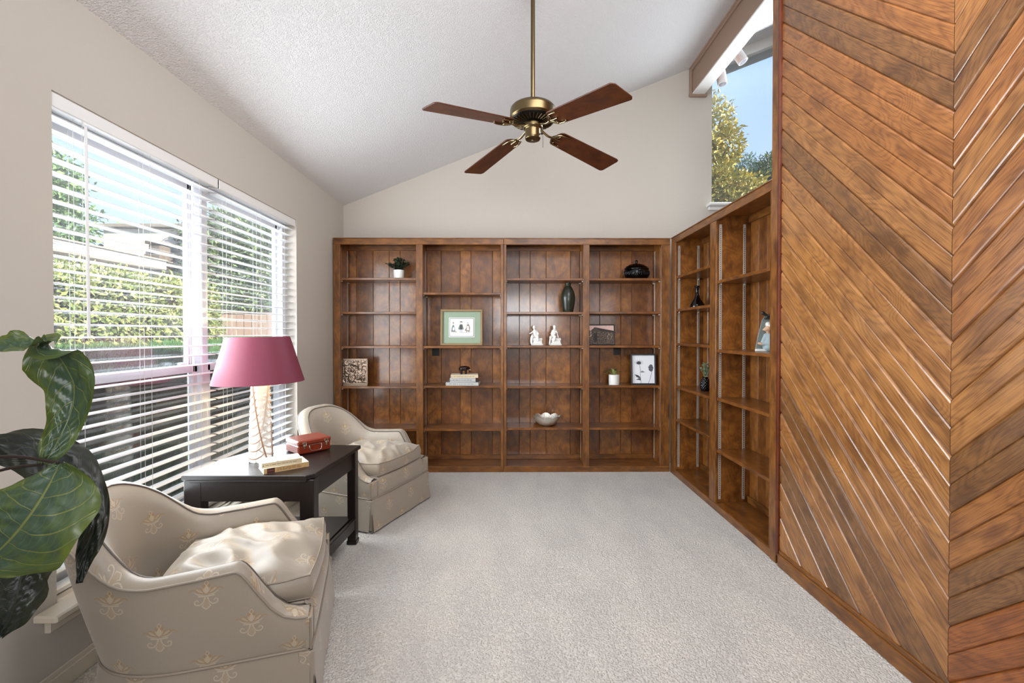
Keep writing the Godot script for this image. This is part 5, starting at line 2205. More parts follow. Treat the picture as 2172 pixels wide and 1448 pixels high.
	frame("framed_photograph", "dark grey framed black and white photograph of two tall flowers", Vector3(1.256, 0.789, -4.155), deg_to_rad(-3.0), 0.232, 0.288, deg_to_rad(5.0), 0.014, 0.022, M.grey_frame, [], M.flower)
	p = thing("potted_plant", "little striped-leaf plant in a white cylinder pot beside the flower photograph", "plant", Vector3(0.984, 0.789, z))
	mb = MB.new()
	mb.lathe(prof([0.0, 0.0, 0.050, 0.0, 0.050, 0.005, 0.046, 0.006, 0.046, 0.008, 0.049, 0.012, 0.049, 0.092, 0.047, 0.094, 0.044, 0.090, 0.043, 0.08, 0.0, 0.08]), 32)
	part(p, "pot", mb, M.porcelain)
	for k in 15:
		var a := k * 2.4 + 0.4
		var out := 0.03 + 0.062 * (k % 5) / 4.0
		var tip := Vector3(cos(a) * out * 1.25, 0.168 - out * 0.72 + (0.02 if k % 3 == 0 else 0.0), sin(a) * out)
		var lf := MB.new()
		leaf_blade(lf, Vector3(cos(a) * 0.006, 0.084, sin(a) * 0.006), tip, Vector3(-cos(a) * 0.3, 1, -sin(a) * 0.3), 0.015, 0.22)
		var lo := part(p, "leaf", lf, M.variegated_edge)
		lf = MB.new()
		leaf_blade(lf, Vector3(cos(a) * 0.006, 0.0855, sin(a) * 0.006), tip + Vector3(0, 0.0015, 0), Vector3(-cos(a) * 0.3, 1, -sin(a) * 0.3), 0.0080, 0.22)
		part(lo, "stripe", lf, M.variegated)

	# right bookcase: black bottle vase, pineapple vase with sprigs, painted bust
	mb = MB.new()
	mb.lathe(prof([0.0, 0.0, 0.056, 0.0, 0.061, 0.004, 0.062, 0.014, 0.060, 0.022, 0.061, 0.026, 0.058, 0.034, 0.054, 0.037, 0.052, 0.044, 0.036, 0.068, 0.022, 0.090, 0.015, 0.115, 0.013, 0.145, 0.017, 0.172, 0.024, 0.190, 0.022, 0.192, 0.014, 0.176, 0.010, 0.15, 0.0, 0.15]), 40)
	solo("vase", "dark brown flared-neck vase on the right bookcase shelf in the corner", "vase", mb, M.brown_glaze, Vector3(1.615, 1.482, -3.83))
	p = thing("potted_plant", "pale green sprigs in a black pineapple-textured vase, right bookcase", "plant", Vector3(1.602, 0.798, -3.635))
	mb = MB.new()
	rows = []
	for jj in 33:
		var u := jj / 32.0
		var r := PackedVector3Array()
		for k in 72:
			var a := TAU * k / 72.0
			var y := 0.098 * u
			var rad := 0.024 + 0.0135 * sin(PI * pow(u, 0.85) * 0.96 + 0.10)
			var w := absf(sin(a * 6.0 + u * 13.0)) * absf(sin(a * 6.0 - u * 13.0))
			rad += 0.0042 * pow(w, 0.7)
			r.append(Vector3(cos(a) * rad, y, sin(a) * rad))
		rows.append(r)
	mb.grid(rows, true, true)
	mb.lathe(prof([0.027, 0.097, 0.022, 0.100, 0.021, 0.108, 0.026, 0.114, 0.022, 0.114, 0.017, 0.106, 0.0, 0.10]), 32)
	mb.lathe(prof([0.0, 0.0, 0.027, 0.0]), 32)
	part(p, "vase", mb, M.black_glaze)
	stems = MB.new()
	fol = MB.new()
	for k in 16:
		var a := rng.randf() * TAU
		var sp := rng.randf_range(0.005, 0.062)
		var top := Vector3(cos(a) * sp, 0.255 - sp * 1.2 - rng.randf() * 0.025, sin(a) * sp)
		var pts := smooth(PackedVector3Array([Vector3(0, 0.10, 0), Vector3(top.x * 0.5, lerpf(0.10, top.y, 0.6), top.z * 0.5), top]), 5)
		stems.tube(pts, 0.0012, 5)
		for q in 12:
			var at := pts[int(rng.randf_range(0.25, 1.0) * (pts.size() - 1))]
			var d := Vector3(rng.randf_range(-1, 1), rng.randf_range(-0.1, 0.9), rng.randf_range(-1, 1)).normalized()
			leaf_blade(fol, at, at + d * rng.randf_range(0.014, 0.024), Vector3(rng.randf_range(-1, 1), 1, rng.randf_range(-1, 1)).normalized(), 0.0042)
	part(p, "stem", stems, M.sprig_pale)
	part(p, "foliage", fol, M.sprig_pale).set_meta("kind", "stuff")

	var bu := thing("bust_plaque", "painted ceramic plaque of a child in a pale blue coat under a bow", "plaque", Vector3(1.640, 1.152, -2.850), deg_to_rad(-24.0))
	mb = MB.new()
	mb.prism(prof([-0.060, 0.0, 0.070, 0.0, 0.066, 0.10, 0.052, 0.20, 0.040, 0.232, 0.0, 0.232, -0.020, 0.20, -0.042, 0.10]), -0.014, 0.0, 0.004)
	part(bu, "plaque", mb, M.plaque_grey)
	mb = MB.new()
	mb.box(Vector3(0.004, 0.008, 0.008), Vector3(0.124, 0.016, 0.030), 0.005)
	part(bu, "ledge", mb, M.porcelain)
	mb = MB.new()
	skin(mb, [cap(0.020, 0.03, 0.004, 0.022, 0.095, 0.004, 0.036, 0.026), cap(0.036, 0.095, 0.012, 0.030, 0.050, 0.022, 0.017, 0.014), cap(0.030, 0.050, 0.022, -0.020, 0.046, 0.024, 0.013, 0.010), cap(0.004, 0.10, 0.006, -0.016, 0.060, 0.014, 0.016, 0.012)], 0.0045, 0.004)
	part(bu, "coat", mb, M.blue_coat)
	mb = MB.new()
	skin(mb, [cap(0.018, 0.112, 0.008, 0.014, 0.125, 0.010, 0.012, 0.011), cap(0.014, 0.148, 0.010, 0.004, 0.142, 0.012, 0.021, 0.015), cap(-0.010, 0.140, 0.014, -0.016, 0.137, 0.014, 0.005, 0.003), cap(-0.024, 0.048, 0.026, -0.038, 0.052, 0.024, 0.009, 0.008)], 0.004, 0.003)
	part(bu, "head", mb, M.skin_glaze)
	mb = MB.new()
	skin(mb, [cap(0.022, 0.160, 0.006, 0.016, 0.172, 0.006, 0.022, 0.018), cap(0.034, 0.150, 0.004, 0.034, 0.130, 0.002, 0.014, 0.010)], 0.0045, 0.003)
	part(bu, "wig", mb, M.porcelain)
	mb = MB.new()
	skin(mb, [cap(0.010, 0.226, 0.004, -0.016, 0.246, 0.006, 0.007, 0.012), cap(0.012, 0.226, 0.004, 0.042, 0.240, 0.006, 0.007, 0.012), cap(0.0, 0.212, 0.004, 0.036, 0.212, 0.004, 0.008, 0.008)], 0.004, 0.003)
	part(bu, "bow", mb, M.bow_pewter)


func figurine(label: String, at: Vector3, first: bool) -> void:
	var f := thing("figurine", label, "figurine", at, 0.0, "pair of white figurines")
	var mb := MB.new()
	mb.box(Vector3(0.012, 0.005, 0), Vector3(0.108, 0.010, 0.07), 0.002)
	mb.box(Vector3(0.012, 0.016, 0), Vector3(0.098, 0.014, 0.062), 0.005)
	mb.box(Vector3(0.016, 0.036, 0), Vector3(0.080, 0.032, 0.054), 0.002)
	mb.box(Vector3(0.016, 0.055, 0), Vector3(0.090, 0.012, 0.062), 0.004)
	mb.box(Vector3(0.016, 0.063, 0), Vector3(0.084, 0.008, 0.056), 0.002)
	part(f, "pedestal", mb, M.bisque)
	var caps := []
	if first:
		caps = [cap(-0.006, 0.082, 0.0, -0.006, 0.128, 0.0, 0.021, 0.016), cap(-0.010, 0.145, 0.002, -0.012, 0.152, 0.004, 0.008, 0.010), cap(-0.014, 0.166, 0.006, -0.012, 0.172, 0.0, 0.0165, 0.017),
			cap(-0.018, 0.132, 0.0, -0.038, 0.116, 0.006, 0.009, 0.007), cap(-0.038, 0.116, 0.006, -0.056, 0.108, 0.016, 0.007, 0.006),
			cap(0.010, 0.130, 0.0, 0.022, 0.106, 0.010, 0.009, 0.007), cap(0.022, 0.106, 0.010, 0.018, 0.084, 0.024, 0.007, 0.006),
			cap(-0.012, 0.080, 0.006, -0.030, 0.078, 0.028, 0.014, 0.011), cap(-0.032, 0.076, 0.028, -0.040, 0.030, 0.022, 0.010, 0.007), cap(-0.040, 0.030, 0.022, -0.036, 0.008, 0.034, 0.007, 0.006),
			cap(0.004, 0.080, 0.006, 0.016, 0.080, 0.030, 0.014, 0.011), cap(0.016, 0.080, 0.032, 0.018, 0.050, 0.036, 0.010, 0.008), cap(0.018, 0.048, 0.036, 0.022, 0.044, 0.044, 0.008, 0.006)]
	else:
		caps = [cap(-0.010, 0.084, -0.002, -0.002, 0.130, 0.0, 0.022, 0.015), cap(0.0, 0.145, 0.002, 0.002, 0.152, 0.004, 0.008, 0.010), cap(0.004, 0.168, 0.006, 0.004, 0.174, 0.0, 0.0155, 0.0165),
			cap(-0.016, 0.132, 0.0, -0.026, 0.108, 0.010, 0.009, 0.008), cap(-0.026, 0.108, 0.010, 0.006, 0.108, 0.028, 0.007, 0.006),
			cap(0.012, 0.130, 0.0, 0.026, 0.118, 0.016, 0.009, 0.007), cap(0.026, 0.118, 0.016, 0.014, 0.134, 0.026, 0.006, 0.005),
			cap(-0.014, 0.080, 0.006, -0.034, 0.076, 0.024, 0.014, 0.011), cap(-0.036, 0.074, 0.026, -0.042, 0.030, 0.022, 0.010, 0.007), cap(-0.042, 0.028, 0.022, -0.048, 0.008, 0.034, 0.007, 0.006),
			cap(-0.002, 0.078, 0.008, 0.006, 0.080, 0.030, 0.014, 0.010), cap(0.006, 0.078, 0.032, 0.000, 0.050, 0.034, 0.010, 0.007), cap(0.0, 0.048, 0.034, -0.004, 0.040, 0.042, 0.007, 0.006)]
	mb = MB.new()
	skin(mb, caps, 0.0042, 0.0032)
	part(f, "child", mb, M.bisque)
	mb = MB.new()
	if first:
		mb.tube(smooth(vec([-0.030, 0.100, 0.020, -0.044, 0.070, 0.026, -0.046, 0.036, 0.024, -0.040, 0.012, 0.026])), 0.007, 8)
		part(f, "drape", mb, M.bisque)
	else:
		mb.tube(vec([0.008, 0.156, 0.022, 0.022, 0.120, 0.032, 0.034, 0.072, 0.036]), PackedFloat32Array([0.0022, 0.003, 0.005]), 8)
		part(f, "pipe", mb, M.bisque)


# ---------------------------------------------------------------- fiddle-leaf fig

func fig_leaf(parent: Node3D, spine: Array, m: Material, cup: float, sd: int) -> void:
	# spine: rows of [point, half width, facing]
	var rows := []
	var uvs := []
	var n := 30
	var cols := 19
	var nz := FastNoiseLite.new()
	nz.seed = sd
	nz.frequency = 0.9
	var last := spine.size() - 1
	var pts := PackedVector3Array()
	var nrm := PackedVector3Array()
	var wid := PackedVector3Array()
	for s in spine:
		pts.append(s[0])
		wid.append(Vector3(s[1], 0, 0))
		nrm.append((s[2] as Vector3).normalized())
	var sp := smooth(pts, 6)
	var sw := smooth(wid, 6)
	var sn := smooth(nrm, 6)
	for j in sp.size():
		var tg := (sp[mini(j + 1, sp.size() - 1)] - sp[maxi(j - 1, 0)]).normalized()
		var f := (sn[j] - tg * sn[j].dot(tg)).normalized()
		var side := tg.cross(f).normalized()
		var w := maxf(sw[j].x, 0.001)
		var u := float(j) / (sp.size() - 1)
		var row := PackedVector3Array()
		var uvr := []
		for k in cols:
			var x := -1.0 + 2.0 * k / (cols - 1)
			var veins := sin((u * 9.5 - absf(x) * 1.7) * TAU)
			var h := cup * x * x * w + 0.0028 * veins * (1.0 - x * x) * minf(1.0, absf(x) * 5.0) - 0.004 * exp(-x * x * 60.0)
			h += 0.016 * nz.get_noise_2d(x * 1.2, u * 3.0) * absf(x)
			h += 0.010 * sin(u * 17.0 + x * 2.0 + sd) * pow(absf(x), 4.0)
			row.append(sp[j] + side * x * w * (1.0 + 0.05 * sin(u * 21.0 + sd)) + f * h)
			uvr.append(Vector2(0.5 + x * 0.48, 1.0 - u))
		rows.append(row)
		uvs.append(uvr)
	var mb := MB.new()
	mb.grid(rows, false, false, uvs)
	part(parent, "leaf", mb, m)


func build_fig() -> void:
	var p := thing("fig_tree", "fiddle-leaf fig with large glossy leaves in front of the window wall, at far left", "plant", Vector3(-1.36, 0, -0.86))
	var o := p.position
	var mb := MB.new()
	mb.lathe(prof([0.0, 0.0, 0.11, 0.0, 0.13, 0.01, 0.155, 0.28, 0.165, 0.29, 0.165, 0.31, 0.15, 0.31, 0.145, 0.27, 0.0, 0.27]), 32)
	part(p, "pot", mb, M.porcelain)
	mb = MB.new()
	mb.lathe(prof([0.0, 0.268, 0.144, 0.272]), 24)
	part(p, "soil", mb, M.soil)
	mb = MB.new()
	var trunk := smooth(PackedVector3Array([Vector3(0, 0.26, 0), Vector3(0.02, 0.55, -0.05), Vector3(0.07, 0.82, -0.14), Vector3(0.13, 0.98, -0.18), Vector3(0.12, 1.20, -0.14), Vector3(0.08, 1.42, -0.10)]), 6)
	mb.tube(trunk, PackedFloat32Array(fade(trunk.size(), 0.013, 0.006)), 8)
	part(p, "trunk", mb, M.bark)
	var V := func(x: float, y: float, z: float) -> Vector3: return Vector3(x, y, z) - o
	# the big round leaf that faces the room
	fig_leaf(p, [[V.call(-1.052, 0.966, -1.052), 0.012, Vector3(0.25, 0.45, 0.9)], [V.call(-1.048, 0.945, -1.035), 0.060, Vector3(0.25, 0.45, 0.9)], [V.call(-1.042, 0.910, -1.005), 0.100, Vector3(0.25, 0.40, 0.9)], [V.call(-1.052, 0.868, -0.982), 0.121, Vector3(0.2, 0.35, 0.95)], [V.call(-1.075, 0.830, -0.972), 0.113, Vector3(0.2, 0.25, 0.95)], [V.call(-1.105, 0.797, -0.968), 0.080, Vector3(0.2, 0.2, 0.95)], [V.call(-1.130, 0.775, -0.966), 0.035, Vector3(0.2, 0.2, 0.95)], [V.call(-1.145, 0.765, -0.966), 0.002, Vector3(0.2, 0.2, 0.95)]], M.fig_leaf, -0.10, 2)
	# the upright twisted leaf before the window
	fig_leaf(p, [[V.call(-1.118, 0.955, -1.080), 0.008, Vector3(0.5, 0.1, 0.8)], [V.call(-1.110, 0.985, -1.095), 0.026, Vector3(0.6, 0.1, 0.8)], [V.call(-1.106, 1.030, -1.118), 0.034, Vector3(0.6, 0.05, 0.8)], [V.call(-1.098, 1.080, -1.130), 0.043, Vector3(0.35, 0.0, 0.95)], [V.call(-1.096, 1.140, -1.132), 0.060, Vector3(0.1, 0.05, 1.0)], [V.call(-1.108, 1.195, -1.118), 0.066, Vector3(0.0, 0.25, 0.95)], [V.call(-1.114, 1.228, -1.100), 0.056, Vector3(0.0, 0.5, 0.85)], [V.call(-1.112, 1.246, -1.082), 0.030, Vector3(0.0, 0.7, 0.7)], [V.call(-1.112, 1.250, -1.072), 0.002, Vector3(0.0, 0.8, 0.6)]], M.fig_leaf, 0.22, 5)
	# a dark leaf arching over behind and hanging down at its tip
	fig_leaf(p, [[V.call(-1.300, 1.000, -1.12), 0.035, Vector3(-0.1, 0.75, 0.6)], [V.call(-1.235, 0.985, -1.15), 0.056, Vector3(0.1, 0.75, 0.6)], [V.call(-1.165, 0.930, -1.17), 0.062, Vector3(0.3, 0.7, 0.6)], [V.call(-1.098, 0.858, -1.165), 0.045, Vector3(0.6, 0.5, 0.6)], [V.call(-1.052, 0.790, -1.140), 0.026, Vector3(0.55, 0.2, 0.8)], [V.call(-1.042, 0.725, -1.105), 0.026, Vector3(0.35, 0.1, 0.9)], [V.call(-1.032, 0.668, -1.080), 0.004, Vector3(0.3, 0.1, 0.9)]], M.fig_leaf_dark, -0.25, 7)
	# a dark leaf hanging at the left edge
	fig_leaf(p, [[V.call(-1.086, 0.800, -1.02), 0.030, Vector3(0.35, 0.2, 0.9)], [V.call(-1.082, 0.751, -1.00), 0.046, Vector3(0.35, 0.15, 0.9)], [V.call(-1.080, 0.700, -0.985), 0.047, Vector3(0.35, 0.1, 0.9)], [V.call(-1.085, 0.654, -0.975), 0.038, Vector3(0.35, 0.1, 0.9)], [V.call(-1.098, 0.612, -0.97), 0.006, Vector3(0.35, 0.1, 0.9)]], M.fig_leaf_dark, -0.3, 9)
	# a leaf seen edge-on at the upper left
	fig_leaf(p, [[V.call(-1.21, 1.20, -0.97), 0.03, Vector3(0.0, 0.72, 0.62)], [V.call(-1.165, 1.222, -0.99), 0.046, Vector3(0.0, 0.74, 0.62)], [V.call(-1.125, 1.240, -1.02), 0.036, Vector3(0.05, 0.82, 0.55)], [V.call(-1.100, 1.250, -1.05), 0.020, Vector3(0.1, 0.85, 0.5)], [V.call(-1.090, 1.254, -1.065), 0.002, Vector3(0.1, 0.85, 0.5)]], M.fig_leaf, 0.35, 12)
	# leaf stalks
	for s in [[Vector3(-1.052, 0.966, -1.052), 0.98], [Vector3(-1.118, 0.955, -1.080), 0.92], [Vector3(-1.300, 1.000, -1.12), 0.95], [Vector3(-1.086, 0.800, -1.02), 0.80], [Vector3(-1.21, 1.20, -0.97), 1.25]]:
		var best := trunk[0]
		for q in trunk:
			if absf(q.y - s[1]) < absf(best.y - s[1]):
				best = q
		var e: Vector3 = s[0] - o
		mb = MB.new()
		mb.tube(smooth(PackedVector3Array([best, best.lerp(e, 0.5) + Vector3(0, 0.01, 0), e])), 0.0038, 6)
		part(p, "leaf_stalk", mb, M.bark)


# ---------------------------------------------------------------- outdoors

func leaf_mesh(w: float) -> ArrayMesh:
	var mb := MB.new()
	var a := Vector3(0, 0, 0)
	var b := Vector3(-w, 0.10, 0.45)
	var c := Vector3(0, 0.0, 1.0)
	var d := Vector3(w, 0.10, 0.45)
	var m := Vector3(0, -0.03, 0.45)
	mb.poly([a, b, m], Vector3.UP)
	mb.poly([b, c, m], Vector3.UP)
	mb.poly([a, m, d], Vector3.UP)
	mb.poly([m, c, d], Vector3.UP)
	return mb.mesh()


# leaves spread over the outer parts of blobs [centre, radii]; colours vary between two
func foliage(parent: Node3D, called: String, lm: Mesh, m: Material, blobs: Array, count: int, size: float, c0: Color, c1: Color, sd: int, shell := 0.55, face := Vector3.ZERO) -> void:
	var r := RandomNumberGenerator.new()
	r.seed = sd
	var mm := MultiMesh.new()
	mm.transform_format = MultiMesh.TRANSFORM_3D
	mm.use_colors = true
	mm.mesh = lm
	mm.instance_count = count
	var tot := 0.0
	for b in blobs:
		var s: Vector3 = b[1]
		tot += s.x * s.y + s.y * s.z + s.x * s.z
	var at := 0
	for bi in blobs.size():
		var b: Array = blobs[bi]
		var s: Vector3 = b[1]
		var share := int(count * (s.x * s.y + s.y * s.z + s.x * s.z) / tot) if bi < blobs.size() - 1 else count - at
		for k in share:
			if at >= count:
				break
			var d := Vector3(r.randfn(), r.randfn(), r.randfn()).normalized()
			var q := d * pow(r.randf_range(shell * shell * shell, 1.0), 1.0 / 3.0)
			q *= 1.0 + 0.16 * sin(d.x * 7.0 + bi) * cos(d.y * 6.0 + bi * 2.0) + 0.10 * r.randfn()
			var p: Vector3 = b[0] + q * s
			var ax := (d + Vector3(r.randfn(), r.randfn() - 0.2, r.randfn()) * 0.9).normalized()
			var up := (d + Vector3(r.randfn(), 1.2 + r.randfn(), r.randfn()) * 0.8).normalized()
			if absf(up.dot(ax)) > 0.97:
				up = Vector3(up.y, up.z, up.x)
			var sz := size * r.randf_range(0.7, 1.3)
			var bs := Basis.looking_at(-ax, up).scaled(Vector3.ONE * sz)
			mm.set_instance_transform(at, Transform3D(bs, p))
			var u := r.randf()
			mm.set_instance_color(at, c0.lerp(c1, u * u))
			at += 1
	var o := MultiMeshInstance3D.new()
	o.name = called
	o.multimesh = mm
	o.material_override = m
	o.set_meta("kind", "stuff")
	parent.add_child(o, true)


func tree(called: String, label: String, base: Vector3, top: Vector3, blobs: Array, count: int, size: float, lm: Mesh, m: Material, c0: Color, c1: Color, sd: int, trunk_r: float) -> void:
	var t := thing(called, label, "tree", base)
	var mb := MB.new()
	mb.tube(smooth(PackedVector3Array([Vector3(0, -0.2, 0), (top - base) * 0.5 + Vector3(0.05, 0, 0.03), top - base]), 5), PackedFloat32Array(fade(11, trunk_r, trunk_r * 0.3)), 9)
	for k in blobs.size():
		var b: Vector3 = blobs[k][0] - base
		var st := (top - base) * (0.45 + 0.4 * k / blobs.size())
		mb.tube(smooth(PackedVector3Array([st, st.lerp(b, 0.5) + Vector3(0, -0.1, 0), b]), 4), PackedFloat32Array(fade(9, trunk_r * 0.4, trunk_r * 0.12)), 6)
	part(t, "trunk", mb, M.bark)
	var rel := []
	for b in blobs:
		rel.append([b[0] - base, b[1]])
	foliage(t, "foliage", lm, m, rel, count, size, c0, c1, sd)


func ground_y(x: float, z: float) -> float:
	var u := smoothstep(-2.1, -5.2, x)
	return lerpf(-0.12, 1.12, u) + 0.02 * sin(x * 3.1) * cos(z * 2.3)


func build_outside() -> void:
	# ground: a bank that climbs away from the house to the hedge
	var mb := MB.new()
	var rows := []
	for j in 60:
		var r := PackedVector3Array()
		for k in 70:
			var x := -1.76 - 26.0 * pow(k / 69.0, 1.7)
			var z := 6.0 - 36.0 * j / 59.0
			r.append(Vector3(x, ground_y(x, z), z))
		rows.append(r)
	mb.grid(rows)
	var g := part(self, "ground", mb, M.earth)
	g.set_meta("kind", "structure")
	mb = MB.new()
	mb.box(Vector3(10, -0.2, -20), Vector3(26, 0.2, 31), 0.0)
	var g2 := part(self, "ground", mb, M.earth)
	g2.set_meta("kind", "structure")

	# grass on the bank
	var r := RandomNumberGenerator.new()
	r.seed = 21
	var gb := MB.new()
	for k in 5:
		var a := k * 2.5
		var o := Vector3(cos(a), 0, sin(a)) * 0.25
		gb.poly([o + Vector3(-0.06, 0, 0), o + Vector3(0.06, 0, 0), o + Vector3(cos(a) * 0.5, 1.0, sin(a) * 0.5)], Vector3(0, 0.3, 1))
	var mm := MultiMesh.new()
	mm.transform_format = MultiMesh.TRANSFORM_3D
	mm.use_colors = true
	mm.mesh = gb.mesh()
	mm.instance_count = 60000
	for k in 60000:
		var x := -1.95 - 6.0 * pow(r.randf(), 1.2)
		var z := -0.8 - 13.0 * r.randf()
		var h := r.randf_range(0.035, 0.085)
		var bare := smoothstep(-3.6, -2.3, x)
		if r.randf() < bare * 0.75:
			h *= 0.35
		mm.set_instance_transform(k, Transform3D(Basis(Vector3.UP, r.randf() * TAU).scaled(Vector3(h, h, h)), Vector3(x, ground_y(x, z), z)))
		mm.set_instance_color(k, Color(0.03, 0.115, 0.03).lerp(Color(0.08, 0.22, 0.05), r.randf()).lerp(Color(0.16, 0.12, 0.07), bare * 0.5 * r.randf()))
	var gr := MultiMeshInstance3D.new()
	gr.name = "lawn_grass"
	gr.multimesh = mm
	gr.material_override = M.grass_blade
	gr.set_meta("kind", "stuff")
	gr.set_meta("label", "short green grass growing on the bank outside the window")
	gr.set_meta("category", "grass")
	add_child(gr, true)

	var lm := leaf_mesh(0.24)
	var thin := leaf_mesh(0.17)
	# clipped hedge along the top of the bank
	var h := thing("hedge", "clipped bright green hedge seen through the left half of the blinds", "hedge", Vector3(-5.45, 1.0, -5.2))
	var hb := []
	for k in 13:
		hb.append([Vector3(0.0, 0.52 + 0.03 * sin(k * 1.7), 2.6 - k * 0.42), Vector3(0.50, 0.58, 0.42)])
	foliage(h, "foliage", lm, M.hedge_leaf, hb, 42000, 0.078, Color(0.13, 0.20, 0.05), Color(0.46, 0.48, 0.20), 31, 0.80)
	mb = MB.new()
	for k in 12:
		mb.tube(vec([0.0, -0.1, 2.5 - k * 0.44, 0.1 * sin(k * 2.0), 0.9, 2.5 - k * 0.44]), 0.02, 6)
	mb.box(Vector3(0, 0.5, 0), Vector3(0.66, 0.85, 5.2), 0.1)
	part(h, "twigs", mb, M.earth)

	# neighbouring house: boarded wall, fascia, low roof, a taller wing and a stub chimney
	var nh := thing("house", "pale boarded neighbouring house behind the hedge", "house", Vector3(-9.6, 0.9, -9.5))
	for k in 11:
		mb = MB.new()
		mb.xf = Transform3D(Basis(Vector3.BACK, -0.07), Vector3(0, 0.10 + k * 0.20, 0))
		mb.box(Vector3(0, 0, 0.9), Vector3(0.025, 0.205, 6.6), 0.002)
		part(nh, "siding_board", mb, M.siding)
	part(nh, "wall", box1(Vector3(-1.6, 1.05, 0.9), Vector3(3.1, 2.3, 6.6), 0.01), M.siding)
	part(nh, "fascia", box1(Vector3(0.32, 2.20, 0.9), Vector3(0.05, 0.24, 7.2), 0.004), M.fascia)
	part(nh, "soffit", box1(Vector3(0.12, 2.10, 0.9), Vector3(0.42, 0.02, 7.2), 0.002), M.siding)
	mb = MB.new()
	mb.prism(prof([0.40, 2.30, 0.40, 2.33, -3.4, 2.95, -3.4, 2.20]), -2.7, 4.5)
	part(nh, "roof", mb, M.roof)
	var wing := MB.new()
	wing.box(Vector3(-0.9, 1.65, -4.9), Vector3(2.4, 3.5, 2.6), 0.01)
	part(nh, "wing", wing, M.siding)
	for k in 16:
		mb = MB.new()
		mb.box(Vector3(0.315, 0.12 + k * 0.21, -4.9), Vector3(0.03, 0.205, 2.64), 0.003)
		part(nh, "siding_board", mb, M.siding)
		mb = MB.new()
		mb.box(Vector3(-0.9, 0.12 + k * 0.21, -3.585), Vector3(2.44, 0.205, 0.03), 0.003)
		part(nh, "siding_board", mb, M.siding)
	part(nh, "wing_roof", box1(Vector3(-0.9, 3.46, -4.9), Vector3(2.7, 0.10, 2.9), 0.01), M.roof)
	for q in [[Vector3(-0.25, 2.35, -3.2), Vector3(0.5, 0.42, 0.5)], [Vector3(-0.22, 2.70, -3.2), Vector3(0.36, 0.28, 0.4)], [Vector3(-0.20, 2.88, -3.2), Vector3(0.50, 0.08, 0.5)]]:
		part(nh, "chimney_stone", box1(q[0], q[1], 0.04), M.stone)

	# fence at the end of the yard
	var fe := thing("fence", "low brown board fence at the end of the yard, right half of the window", "fence", Vector3(-7.4, 1.1, -12.2), deg_to_rad(10.0))
	for k in 18:
		part(fe, "board", box1(Vector3(-1.6 + k * 0.19, 0.34, rng.randf_range(-0.006, 0.006)), Vector3(0.178, 0.72 + rng.randf_range(-0.01, 0.01), 0.022), 0.003, 1), M.fence_board)
	part(fe, "rail", box1(Vector3(0, 0.72, 0.0), Vector3(3.5, 0.03, 0.09), 0.004), M.fence_board)

	# trees beyond
	tree("tree", "dense green tree behind the neighbouring house, upper left of the window", Vector3(-13.0, 1.0, -11.8), Vector3(-13.0, 6.0, -11.8),
		[[Vector3(-13.4, 5.2, -10.6), Vector3(1.7, 1.5, 1.9)], [Vector3(-13.4, 4.4, -12.4), Vector3(1.5, 1.5, 1.7)], [Vector3(-13.6, 6.3, -11.4), Vector3(1.4, 0.9, 1.4)], [Vector3(-13.2, 3.6, -10.2), Vector3(1.8, 1.2, 2.0)], [Vector3(-13.2, 5.5, -12.6), Vector3(1.1, 0.9, 1.0)]],
		26000, 0.17, lm, M.tree_leaf, Color(0.05, 0.13, 0.045), Color(0.20, 0.33, 0.12), 41, 0.16)
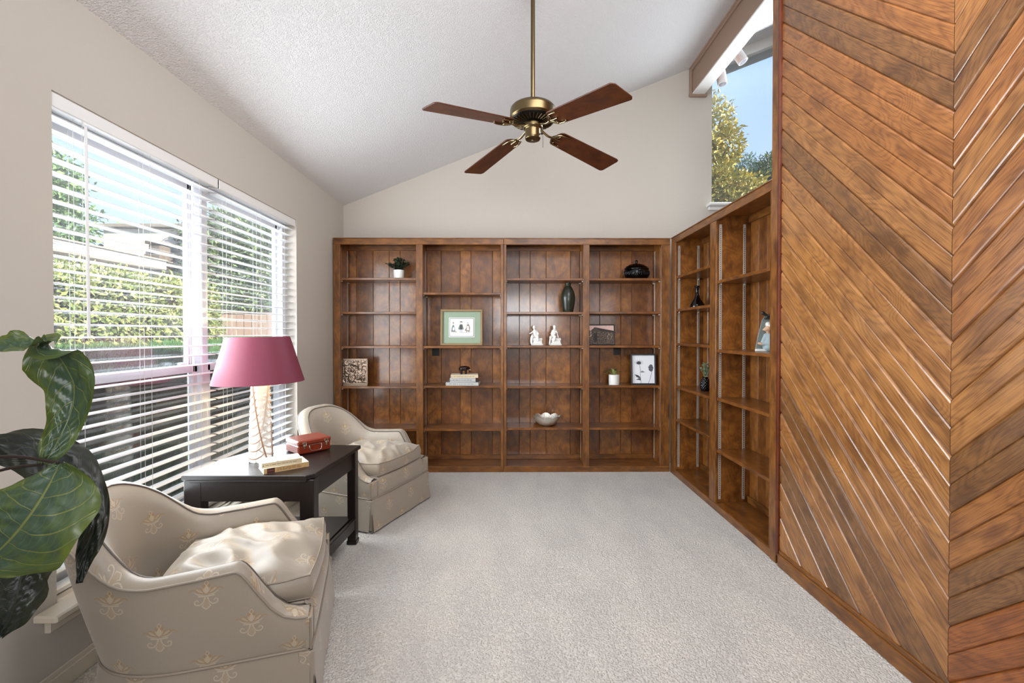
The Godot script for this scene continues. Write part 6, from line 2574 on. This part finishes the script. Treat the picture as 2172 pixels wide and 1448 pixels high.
	tree("tree", "rounded leafy tree above the brown fence, right half of the window", Vector3(-8.4, 1.0, -13.6), Vector3(-8.4, 4.2, -13.6),
		[[Vector3(-8.2, 3.0, -13.4), Vector3(1.2, 1.3, 1.2)], [Vector3(-8.3, 4.1, -13.6), Vector3(1.0, 0.9, 1.0)], [Vector3(-7.4, 3.5, -13.6), Vector3(0.9, 1.4, 1.0)], [Vector3(-9.2, 4.1, -13.6), Vector3(0.6, 0.5, 0.7)], [Vector3(-8.0, 2.1, -13.2), Vector3(1.2, 0.6, 1.0)]],
		22000, 0.15, lm, M.tree_leaf, Color(0.05, 0.11, 0.04), Color(0.22, 0.32, 0.13), 43, 0.12)
	# trees seen through the high window
	tree("tree", "tall tree with yellow-green leaves at the left of the high window", Vector3(3.9, 0.0, -9.2), Vector3(3.9, 5.6, -9.2),
		[[Vector3(4.02, 5.45, -9.2), Vector3(0.50, 0.62, 0.55)], [Vector3(3.95, 4.5, -9.2), Vector3(0.52, 0.65, 0.6)], [Vector3(4.15, 3.75, -9.0), Vector3(0.55, 0.55, 0.6)], [Vector3(3.7, 3.2, -9.2), Vector3(1.0, 0.6, 0.8)], [Vector3(4.55, 3.35, -8.9), Vector3(0.55, 0.45, 0.6)], [Vector3(4.45, 5.1, -9.1), Vector3(0.28, 0.40, 0.3)], [Vector3(4.35, 4.15, -9.0), Vector3(0.42, 0.40, 0.5)], [Vector3(4.75, 4.05, -8.9), Vector3(0.40, 0.32, 0.5)]],
		12000, 0.105, lm, M.yellow_leaf, Color(0.30, 0.29, 0.06), Color(0.74, 0.58, 0.16), 47, 0.09)
	tree("tree", "blue-green feathery tree in the middle of the high window", Vector3(6.4, 0.0, -12.5), Vector3(6.4, 5.6, -12.5),
		[[Vector3(6.35, 5.75, -12.5), Vector3(0.50, 0.55, 0.5)], [Vector3(6.4, 5.1, -12.4), Vector3(0.75, 0.6, 0.7)], [Vector3(6.05, 5.5, -12.4), Vector3(0.40, 0.45, 0.5)]],
		3600, 0.12, thin, M.tree_leaf, Color(0.10, 0.18, 0.16), Color(0.30, 0.42, 0.40), 53, 0.08)
	tree("tree", "dark green bush at the lower right of the high window", Vector3(7.3, 0.0, -12.4), Vector3(7.3, 5.4, -12.4),
		[[Vector3(7.35, 5.8, -12.4), Vector3(0.5, 0.45, 0.6)], [Vector3(7.05, 5.3, -12.2), Vector3(0.7, 0.5, 0.6)]],
		3600, 0.12, thin, M.tree_leaf, Color(0.08, 0.14, 0.05), Color(0.32, 0.36, 0.14), 59, 0.08)
